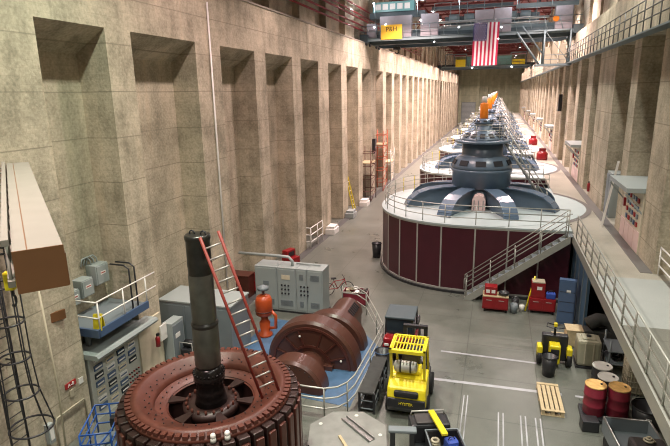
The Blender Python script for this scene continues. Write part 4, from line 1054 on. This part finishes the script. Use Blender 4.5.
# octagonal plate on blocks
t = thing('steel_plate', 'grey octagonal cover plate lying on low blocks beside the rotor', 'plate', (-3.11, 10.62, 0.0), 0.25)
MB().prism([(1.02*math.cos(PI/8+k*PI/4), 1.02*math.sin(PI/8+k*PI/4)) for k in range(8)], 0.22, 0.30).build('plate', 'plywood', t)
for a in (0.8, 2.4, 4.0, 5.5): MB().cbox((0.7*math.cos(a), 0.7*math.sin(a), 0.11), (0.15, 0.15, 0.22)).build('block', 'wood', t)
for k in range(5):
    a = k*1.3; MB().rod((0.8*math.cos(a), 0.8*math.sin(a), 0.30), (0.8*math.cos(a), 0.8*math.sin(a), 0.305), 0.05, 12).build('lifting_spot', 'drumwhite', t)
t = thing('steel_channel', 'long steel channel lying across the octagonal plate', 'channel', (-2.92, 10.87, 0.3), -0.65)
MB().box(-0.55, 0.55, -0.09, 0.09, 0, 0.02).box(-0.55, 0.55, -0.09, -0.07, 0, 0.07).box(-0.55, 0.55, 0.07, 0.09, 0, 0.07).build('channel', 'steel', t)
solo(MB().cham(-0.25, 0.25, -0.035, 0.035, 0, 0.05, 0.01), 'wood_block', 'wood', 'short brown timber piece on the octagonal plate, beside the channel', 'timber', (-3.12, 10.29, 0.3), -0.9)

# ------------------------------------------------------------------ behind the rail
t = thing('storage_bin', 'maroon open bin holding scrap parts behind the brown casing', 'bin', (-5.2, 19.3, 0.0), 0.08)
mb = MB(); mb.box(-0.5, 0.5, -0.28, -0.25, 0.08, 0.55); mb.box(-0.5, 0.5, 0.25, 0.28, 0.08, 0.55); mb.box(-0.5, -0.47, -0.28, 0.28, 0.08, 0.55); mb.box(0.47, 0.5, -0.28, 0.28, 0.08, 0.55); mb.box(-0.5, 0.5, -0.28, 0.28, 0.05, 0.1)
mb.build('body', 'drumred', t); MB().path([(-0.5, -0.28, 0.55), (0.5, -0.28, 0.55), (0.5, 0.28, 0.55), (-0.5, 0.28, 0.55)], 0.02, 6, True).build('rim', 'rail', t)
for x in (-0.4, 0.4): MB().box(x-0.04, x+0.04, -0.24, 0.24, 0, 0.05).build('skid', 'blackm', t)
for i, (x, m, lab) in enumerate(((-0.3, 'tan', 'crumpled tan wrapping sticking out of the maroon bin'), (0.02, 'white', 'white packing bundle in the middle of the maroon bin'), (0.3, 'steel', 'grey metal offcut at the end of the maroon bin'))):
    mb = MB(); rr = random.Random(i)
    for k in range(5): mb.cbox((rr.uniform(-.1, .1), rr.uniform(-.1, .1), 0.12+k*0.09), (0.2, 0.14, 0.1), rr.random()*3, rr.uniform(-.4, .4))
    solo(mb, 'packing_scrap', m, lab, 'scrap', (-5.2+x, 19.3+x*0.08, 0.12), 0)
def bike(loc, rz, lab):
    t = thing('bicycle', lab, 'bicycle', loc, rz)
    for x in (-0.42, 0.42):
        w_ = MB().path([(x+0.27*math.cos(2*PI*i/24), 0, 0.28+0.27*math.sin(2*PI*i/24)) for i in range(24)], 0.018, 6, True).build('wheel', 'black', t)
        mb = MB()
        for k in range(8): mb.rod((x, 0, 0.28), (x+0.26*math.cos(PI*k/4), 0, 0.28+0.26*math.sin(PI*k/4)), 0.003, 4)
        mb.build('spokes', 'alu', w_)
    mb = MB()
    for a, b in (((-0.42, 0.28), (-0.15, 0.62)), ((-0.15, 0.62), (0.0, 0.28)), ((0.0, 0.28), (-0.42, 0.28)), ((-0.15, 0.62), (0.3, 0.66)), ((0.0, 0.28), (0.3, 0.62)), ((0.42, 0.28), (0.28, 0.74))): mb.rod((a[0], 0, a[1]), (b[0], 0, b[1]), 0.018)
    mb.build('frame', 'red', t); MB().path([(0.26, -0.25, 0.8), (0.28, 0, 0.76), (0.26, 0.25, 0.8)], 0.014).build('handlebar', 'black', t)
    MB().rod((-0.15, 0, 0.6), (-0.17, 0, 0.72), 0.014).cham(-0.28, -0.06, -0.06, 0.06, 0.72, 0.78, 0.02).build('saddle', 'black', t)
bike((-6.19, 19.98, 0.0), 0.5, 'bicycle parked behind the grey control cabinets beside the maroon bin')
def welder(loc, rz, lab, h=0.95):
    t = thing('welding_machine', lab, 'machine', loc, rz)
    MB().cham(-0.3, 0.3, -0.35, 0.35, 0.12, h*0.62, 0.03).build('body', 'red', t); MB().cham(-0.28, 0.05, -0.33, 0.33, h*0.62, h, 0.03).build('control_head', 'red', t)
    MB().box(0.05, 0.056, -0.22, 0.22, h*0.68, h*0.9).build('panel', 'blackm', t)
    for x in (-0.25, 0.25):
        for y_ in (-0.3, 0.3): MB().rod((x, y_-0.03, 0.07), (x, y_+0.03, 0.07), 0.07, 12).build('wheel', 'black', t)
welder((-9.45, 22.76, 0.0), -0.3, 'red welding machine standing by a pier near the far side of the cabinets', 0.95)
welder((-9.45, 19.51, 0.0), 0.1, 'red cabinet machine standing behind the grey control cabinets at the wall')
solo(MB().cham(-0.45, 0.45, -0.3, 0.3, 0, 0.95, 0.03).box(-0.47, 0.47, -0.32, 0.32, 0.95, 1.0), 'storage_chest', 'oxidep', 'dark red brown chest behind the grey enclosure at the wall', 'chest', (-10.15, 18.9, 0.0))
t = thing('waste_bin', 'black bin standing on the hall floor at the left foot of the nearest generator', 'bin', (-5.72, 25.5, 0.0))
MB().lathe([(0.2, 0), (0.25, 0.75), (0.23, 0.75), (0.18, 0.04)], n=20).build('body', 'blackm', t); MB().lathe([(0.25, 0.74), (0.27, 0.76), (0.25, 0.78)], n=20, cap=False).build('rim', 'black', t)

solo(MB().cham(0.0, 0.25, -0.3, 0.3, 0, 1.2, 0.03), 'wall_box', 'blackm', 'black box fixed high on a pier just above the rust red scaffold', 'box', (XL, 42.3, 3.5))
solo(MB().cham(-0.25, 0.0, -0.3, 0.3, 0, 1.3, 0.03), 'wall_box', 'blackm', 'black box fixed on the wall above the walkway', 'box', (XR, 44.9, 6.7))
# objects in the far left recesses
t = thing('guard_rail', 'white railing in a recess of the wall beyond the red welding machine', 'railing', (-9.82, 26.95, 0))
for h in (0.4, 0.8, 1.2): MB().path([(-0.7, -0.9, h), (0.25, -0.9, h-0.0), (0.3, 1.0, h)], 0.03).build('rail', 'white', t)
for p in ((0.25, -0.9), (0.3, 0.1), (0.3, 1.0)): MB().rod((*p, 0), (*p, 1.2), 0.03).build('post', 'white', t)
def scaffold(loc, lab, m, h=4.2):
    t = thing('scaffold', lab, 'scaffold', loc)
    for x in (-0.45, 0.45):
        for y_ in (-0.9, 0.9): MB().rod((x, y_, 0), (x, y_, h), 0.035, 6).build('standard', m, t)
    for k in range(1, int(h/1.0)+1):
        z = k*1.0-0.2
        MB().path([(-0.45, -0.9, z), (0.45, -0.9, z), (0.45, 0.9, z), (-0.45, 0.9, z)], 0.03, 5, True).build('ledger', m, t)
        MB().rod((0.45, -0.9, z-0.8), (0.45, 0.9, z), 0.025, 5).build('brace', m, t)
    MB().box(-0.45, 0.45, -0.9, 0.9, h-1.2, h-1.14).build('platform', 'wood', t)
scaffold((-9.75, 40.2, 0), 'rust red scaffold tower standing in a recess of the wall', 'oxide')
scaffold((-9.75, 44.8, 0), 'tall orange red scaffold tower one recess beyond the rust red one', 'orangem', 5.2)
scaffold((-9.9, 48.9, 0.0), 'pale steel scaffold tower two recesses beyond the rust red one', 'rail', 3.2)
step_ladder((-9.45, 35.13, 0.0), PI/2, 'yellow ladder leaning into a recess before the rust red scaffold', 'yellow', 2.6, 0.5, 0.6, 8)
for i, (yy, m) in enumerate(((29.6, 'white'), (34.0, 'grey'), (37.9, 'white'))):
    solo(MB().cham(-0.3, 0.3, -0.5, 0.5, 0, 0.35, 0.03).box(-0.25, 0.25, -0.4, 0.4, 0.35, 0.5), 'crate', m, ['pale crate at the foot of the wall beyond the white recess railing', 'grey crate at the foot of the wall beside the yellow ladder', 'pale crate at the foot of the wall before the scaffold towers'][i], 'crate', (-9.45, yy, 0))

# ------------------------------------------------------------------ workshop things on the right
def tool_cart(loc, lab, tall):
    t = thing('tool_cart', lab, 'tool cart', loc, 0.0)
    MB().cham(-0.48, 0.48, -0.28, 0.28, 0.12, 0.62, 0.02).build('body', 'red', t)
    for k in range(2): 
        d_ = MB().box(-0.44+k*0.46, -0.02+k*0.46, -0.295, -0.28, 0.18, 0.56).build('drawer', 'red', t); MB().box(-0.34+k*0.46, -0.14+k*0.46, -0.31, -0.295, 0.49, 0.51).build('handle', 'alu', d_)
    for x in (-0.4, 0.4):
        for y_ in (-0.2, 0.2): MB().rod((x-0.02, y_, 0.06), (x+0.02, y_, 0.06), 0.06, 10).build('caster', 'black', t)
    if tall:
        MB().cham(-0.42, 0.08, -0.2, 0.24, 0.62, 1.22, 0.02).build('top_chest', 'red', t)
        MB().box(-0.22, -0.04, -0.21, -0.2, 0.95, 1.08).build('label_plate', 'white', t)
        MB().box(-0.4, 0.06, -0.2, 0.22, 1.22, 1.26).build('tray', 'tan', t)
    else:
        MB().box(-0.48, 0.48, -0.28, 0.28, 0.62, 0.66).build('worktop', 'wood', t)
        MB().cham(-0.42, 0.05, -0.18, 0.22, 0.66, 1.0, 0.02).build('top_chest', 'red', t)
        MB().box(-0.36, -0.22, -0.19, -0.18, 0.75, 0.88).build('label_plate', 'white', t); MB().box(-0.16, -0.02, -0.19, -0.18, 0.75, 0.88).build('label_plate', 'white', t)
    return t
tool_cart((0.27, 20.01, 0.0), 'red tool cart with a wooden top at the foot of the stair', False)
tool_cart((1.99, 20.28, 0.0), 'red tool cart with a tall top chest beside the yellow pole', True)
solo(MB().lathe([(0.16, 0), (0.2, 0.12), (0.17, 0.14), (0.14, 0.03)], n=18), 'cable_tray', 'blackm', 'black round bowl on the wooden top of the first tool cart', 'bowl', (0.57, 19.96, 0.66))
b_ = thing('tool_bag', 'blue tool bag on the second tool cart beside its top chest', 'bag', (2.28, 20.18, 0.62)); MB().cham(-0.17, 0.17, -0.14, 0.14, 0, 0.22, 0.04).build('body', 'ball_b', b_); MB().path([(-0.1, 0, 0.2), (-0.06, 0, 0.3), (0.06, 0, 0.3), (0.1, 0, 0.2)], 0.015).build('handle', 'black', b_)
for i, (x, yy, m, lab) in enumerate(((1.03, 20.48, 'blackm', 'black bucket on the floor between the two red tool carts'), (1.27, 20.14, 'drumwhite', 'white pail on the floor beside the yellow pole'), (0.97, 19.9, 'greyd', 'grey bucket in front of the black one between the tool carts'))):
    b_ = thing('bucket', lab, 'bucket', (x, yy, 0)); r = 0.15 if i != 1 else 0.1
    MB().lathe([(r*0.8, 0), (r, 0.36 if i != 1 else .24), (r*0.9, 0.36 if i != 1 else .24), (r*0.7, 0.03)], n=18).build('body', m, b_)
    MB().path([(r*math.cos(a), 0, (0.34 if i != 1 else .22)+0.1*math.sin(a)) for a in [PI*k/8 for k in range(9)]], 0.006, 4).build('handle', 'steel', b_)
solo(MB().rod((0, 0, 0), (0.3, 0.3, 1.35), 0.035, 8), 'pole', 'yellow', 'yellow pole leaning beside the taller red tool cart', 'pole', (1.4, 20.12, 0.03))
t = thing('locker', 'steel blue locker door panel standing beside the tool carts', 'locker', (2.73, 19.37, 0.0), -0.12)
MB().cham(-0.28, 0.3, -0.12, 0.12, 0, 1.72, 0.01).build('body', 'dblue', t); MB().box(-0.25, 0.27, -0.135, -0.12, 0.08, 1.66).build('door', 'dblue', t); MB().box(-0.02, 0.12, -0.14, -0.135, 1.25, 1.35).build('label_plate', 'white', t)
for k in range(3): MB().box(-0.24, 0.26, -0.142, -0.135, 0.5+k*0.38, 0.515+k*0.38).build('seam', 'blackm', t)

# stacker, trash can, crates, tank
t = thing('pallet_stacker', 'yellow and black walk behind stacker with a raised tiller', 'stacker', (2.05, 16.0, 0.0))
MB().cham(-0.16, 0.16, -0.2, 0.2, 0.15, 0.75, 0.04).build('motor_cover', 'yellow', t); MB().cham(-0.12, 0.12, -0.215, -0.19, 0.35, 0.65, 0.02).build('control_panel', 'blackm', t)
MB().cham(-0.36, 0.4, 0.15, 0.4, 0.1, 0.95, 0.04).build('mast_housing', 'blackm', t)
for x in (-0.42, 0.44): MB().rod((x-0.07, 0.1, 0.24), (x+0.07, 0.1, 0.24), 0.24, 18).build('wheel', 'black', t); MB().cham(x-0.08, x+0.08, -0.06, 0.3, 0.3, 0.62, 0.04).build('fender', 'yellow', t)
MB().rod((0.0, 0.25, 0.9), (0.0, 0.2, 1.28), 0.035).build('tiller', 'black', t)
MB().path([(0.0, 0.2, 1.28), (-0.24, 0.2, 1.34), (-0.26, 0.1, 1.26), (-0.1, 0.1, 1.22), (0.1, 0.1, 1.22), (0.26, 0.1, 1.26), (0.24, 0.2, 1.34), (0.0, 0.2, 1.28)], 0.02).build('handle', 'blackm', t); MB().cham(-0.05, 0.05, 0.14, 0.24, 1.24, 1.36, 0.02).build('tiller_head', 'yellow', t)
t = thing('waste_bin', 'tall black trash can in front of the yellow stacker', 'bin', (1.86, 15.37, 0.0))
MB().lathe([(0.17, 0), (0.23, 0.62), (0.21, 0.62), (0.15, 0.03)], n=22).build('body', 'blackm', t); MB().lathe([(0.23, 0.6), (0.25, 0.63), (0.23, 0.66)], n=22, cap=False).build('rim', 'blackm', t)
def crate(loc, s, lab, m='wood'):
    t = thing('wooden_crate', lab, 'crate', loc, 0.05)
    MB().box(-s[0]/2, s[0]/2, -s[1]/2, s[1]/2, 0.04, s[2]-0.03).build('box', m, t); MB().box(-s[0]/2-.02, s[0]/2+.02, -s[1]/2-.02, s[1]/2+.02, s[2]-0.03, s[2]).build('lid', m, t)
    for x in (-s[0]/2+0.05, s[0]/2-0.05):
        MB().box(x-0.04, x+0.04, -s[1]/2-0.02, -s[1]/2, 0.04, s[2]-0.03).build('batten', m, t); MB().box(x-0.04, x+0.04, -s[1]/2, s[1]/2, 0, 0.04).build('skid', m, t)
crate((2.81, 17.68, 0.0), (0.5, 0.5, 0.62), 'pine crate standing beside the olive tank behind the stacker')
crate((2.33, 17.55, 0.0), (0.36, 0.4, 0.35), 'small open pine box behind the stacker beside the taller crate')
t = thing('plastic_tank', 'olive beige plastic tank on the floor beside the stacker', 'tank', (3.05, 16.4, 0.0))
mb = MB(); mb.cham(-0.34, 0.34, -0.32, 0.32, 0.06, 0.9, 0.09); mb.build('body', 'tank', t)
MB().cham(-0.2, 0.2, -0.2, 0.2, 0.88, 0.94, 0.03).build('top_panel', 'tank', t); MB().rod((0, 0, 0.93), (0, 0, 0.97), 0.07, 16).build('cap', 'blackm', t)
for x in (-0.12, 0.12): MB().box(x-0.015, x+0.015, -0.34, -0.32, 0.15, 0.85).build('seam', 'tan', t)
MB().box(-0.36, 0.36, -0.36, 0.36, 0, 0.06).build('base', 'blackm', t)
# dark tarpaulin roll and stored pieces below the walkway
mb = MB(); rr = random.Random(5)
mb.path([(0, 0, 0.9), (0.3, 0.1, 1.05), (0.62, 0.12, 1.02), (0.85, 0.0, 0.75), (0.95, -0.1, 0.35)], 0.22, 12)
t = thing('tarpaulin', 'dark tarpaulin bundle slumped beside the olive tank under the walkway edge', 'tarpaulin', (3.18, 17.43, 0.0), 0)
mb.build('folds', 'canvas', t); MB().cham(-0.1, 1.2, -0.15, 0.3, 0, 0.72, 0.05).build('stored_box', 'canvas', t)
t = thing('coil_rack', 'dark rack of hoses and fittings under the walkway beside the tank', 'rack', (3.77, 16.38, 0.0))
for x in (-0.2, 0.25):
    for yy in (-0.5, 0.3): MB().rod((x, yy, 0), (x, yy, 1.1), 0.03).build('leg', 'greyd', t)
for z in (0.35, 0.75): MB().box(-0.25, 0.3, -0.55, 0.35, z, z+0.03).build('shelf', 'greyd', t)
for i in range(4): MB().path([(0.02+0.14*math.cos(2*PI*k/14), -0.35+i*0.2, 0.55+0.14*math.sin(2*PI*k/14)) for k in range(14)], 0.03, 6, True).build('hose_coil', 'black', t)
t = thing('wire_cage', 'pale wire storage cage standing under the walkway behind the drums', 'cage', (4.15, 15.1, 0.0))
mb = MB()
for k in range(8):
    x = -0.3+k*0.6/7; mb.rod((x, -0.3, 0), (x, -0.3, 1.1), 0.012, 4); mb.rod((-0.3, x, 0), (-0.3, x, 1.1), 0.012, 4)
for k in range(7):
    z = 0.1+k*0.16; mb.path([(-0.3, -0.3, z), (0.3, -0.3, z), (0.3, 0.3, z), (-0.3, 0.3, z)], 0.012, 4, True)
mb.build('mesh', 'tan', t); MB().cham(-0.27, 0.27, -0.27, 0.27, 0.02, 0.98, 0.05).build('liner', 'tan', t)
def drum(loc, lab, body, lid, on=0.0):
    t = thing('drum', lab, 'drum', loc, 0, 'oil drums beside the walkway')
    r = 0.26
    MB().lathe([(r-0.01, 0.0), (r, 0.02), (r, 0.24), (r+0.014, 0.26), (r, 0.28), (r, 0.52), (r+0.014, 0.54), (r, 0.56), (r, 0.78), (r-0.01, 0.8)], n=32).build('shell', body, t)
    l_ = MB().lathe([(r, 0.79), (r, 0.825), (r-0.02, 0.825), (r-0.03, 0.805)], n=32).build('lid', lid, t)
    MB().rod((0.14, 0.05, 0.80), (0.14, 0.05, 0.825), 0.03, 10).build('bung', 'blackm', l_)
    return t
drum((2.80, 13.5, 0.12), 'crimson drum with a rusty yellow lid, standing clear of the walkway', 'drumred', 'drumlid')
drum((3.36, 13.52, 0.12), 'crimson drum with an orange lid close beside the walkway edge', 'drumred', 'drumlid')
drum((3.22, 14.2, 0.0), 'black drum with a pale blue grey lid behind the crimson drums', 'blackm', 'drumwhite')
drum((3.18, 14.8, 0.0), 'black drum with a whitish lid, farthest of the drums', 'blackm', 'drumwhite')
solo(MB().cham(-0.6, 0.6, -0.34, 0.34, 0, 0.12, 0.02), 'spill_pallet', 'blackm', 'black spill pallet under the two crimson drums', 'pallet', (3.08, 13.5, 0.0))
t = thing('waste_bin', 'round black tub with a paper label beside the crimson drums', 'bin', (4.02, 13.4, 0.0))
MB().lathe([(0.3, 0), (0.36, 0.55), (0.33, 0.55), (0.26, 0.04)], n=28).build('body', 'blackm', t); MB().lathe([(0.36, 0.53), (0.38, 0.56), (0.36, 0.58)], n=28, cap=False).build('rim', 'black', t); MB().cbox((-0.05, -0.345, 0.33), (0.12, 0.015, 0.14)).build('paper_label', 'white', t)
solo(MB().cham(-0.2, 0.2, -0.16, 0.16, 0, 0.3, 0.03), 'carry_case', 'blackm', 'black case on the floor in front of the crimson drums', 'case', (2.62, 12.88, 0.0), 0.1)
t = thing('pallet', 'pale wooden pallet lying on the floor in front of the trash can', 'pallet', (1.78, 13.9, 0.0), 0.03)
for x in (-0.24, 0, 0.24): MB().box(x-0.04, x+0.04, -0.7, 0.7, 0.02, 0.12).build('runner', 'wood', t)
for k in range(5): MB().box(-0.29+k*0.122, -0.20+k*0.122, -0.7, 0.7, 0.12, 0.145).build('deck_board', 'wood', t)
for yy in (-0.66, 0, 0.66): MB().box(-0.29, 0.29, yy-0.05, yy+0.05, 0.0, 0.02).build('bottom_board', 'wood', t)
MB().box(-0.29, 0.29, -0.72, -0.64, 0.145, 0.165).build('cross_board', 'wood', t); MB().box(-0.29, 0.29, 0.6, 0.7, 0.145, 0.165).build('cross_board', 'wood', t)
# trailer with hose
t = thing('utility_cart', 'open steel box cart with a dark seat in the corner below the walkway', 'cart', (3.38, 11.8, 0.0), 0.12)
mb = MB(); mb.box(-0.5, 0.5, -0.75, 0.6, 0.36, 0.4)
for a in ((-0.52, -0.48, -0.77, 0.62), (0.48, 0.52, -0.77, 0.62), (-0.52, 0.52, 0.58, 0.62), (-0.52, 0.52, -0.77, -0.73)): mb.box(a[0], a[1], a[2], a[3], 0.36, 0.72)
mb.build('box_bed', 'greyd', t); MB().path([(-0.5, -0.75, 0.73), (0.5, -0.75, 0.73), (0.5, 0.6, 0.73), (-0.5, 0.6, 0.73)], 0.03, 6, True).build('rim', 'steel', t)
for x in (-0.42, 0.42):
    for yy in (-0.5, 0.35): MB().rod((x-0.07, yy, 0.18), (x+0.07, yy, 0.18), 0.18, 18).build('wheel', 'black', t)
MB().cham(-0.3, 0.42, -0.72, -0.3, 0.4, 0.92, 0.08).build('seat', 'seat', t)
mb = MB().path([((0.12-0.004*k)*math.cos(k*0.6), (0.12-0.004*k)*math.sin(k*0.6), 0.02+0.004*k) for k in range(30)], 0.022, 6)
solo(mb, 'hose_coil', 'tan', 'tan coiled hose lying on the dark seat of the box cart', 'hose', (3.50, 11.30, 0.93))

# painted floor strips and embedded rails
w = MB()
for (a, b, wd) in (((-1.46, 14.24), (2.14, 14.35), 0.13), ((-1.41, 16.05), (1.69, 16.02), 0.10), ((2.49, 14.37), (3.72, 14.33), 0.10)):
    A_ = Vector((a[0], a[1], 0)); B_ = Vector((b[0], b[1], 0)); n_ = (B_-A_).cross(V(0, 0, 1)).normalized()*wd/2
    w.add([A_-n_+V(0, 0, .004), B_-n_+V(0, 0, .004), B_+n_+V(0, 0, .004), A_+n_+V(0, 0, .004)], [(0, 1, 2, 3)])
struct(w, 'floor_marking', 'whitep')
w = MB()
for x in (0.41, 0.53, 0.97, 1.09, 1.34, 1.46): w.box(x, x+0.035, 6.0, 13.0, 0.0, 0.006)
for x in (-0.52, -0.42): w.box(x, x+0.03, 11.6, 13.6, 0, 0.006)
struct(w, 'trim_9', 'whitep')

# ------------------------------------------------------------------ world and view
wd = bpy.data.worlds.new('world'); bpy.context.scene.world = wd; wd.use_nodes = True
bg = wd.node_tree.nodes['Background']; bg.inputs[0].default_value = (1.0, 0.93, 0.84, 1); bg.inputs[1].default_value = 0.10
sc = bpy.context.scene
sc.view_settings.view_transform = 'Standard'; sc.view_settings.look = 'None'
sc.view_settings.gamma = 1; sc.view_settings.use_curve_mapping = False
sc.view_settings.exposure = 0.2
sc.cycles.use_denoising = True
sc.cycles.filter_width = 1.1
sc.cycles.max_bounces = 6
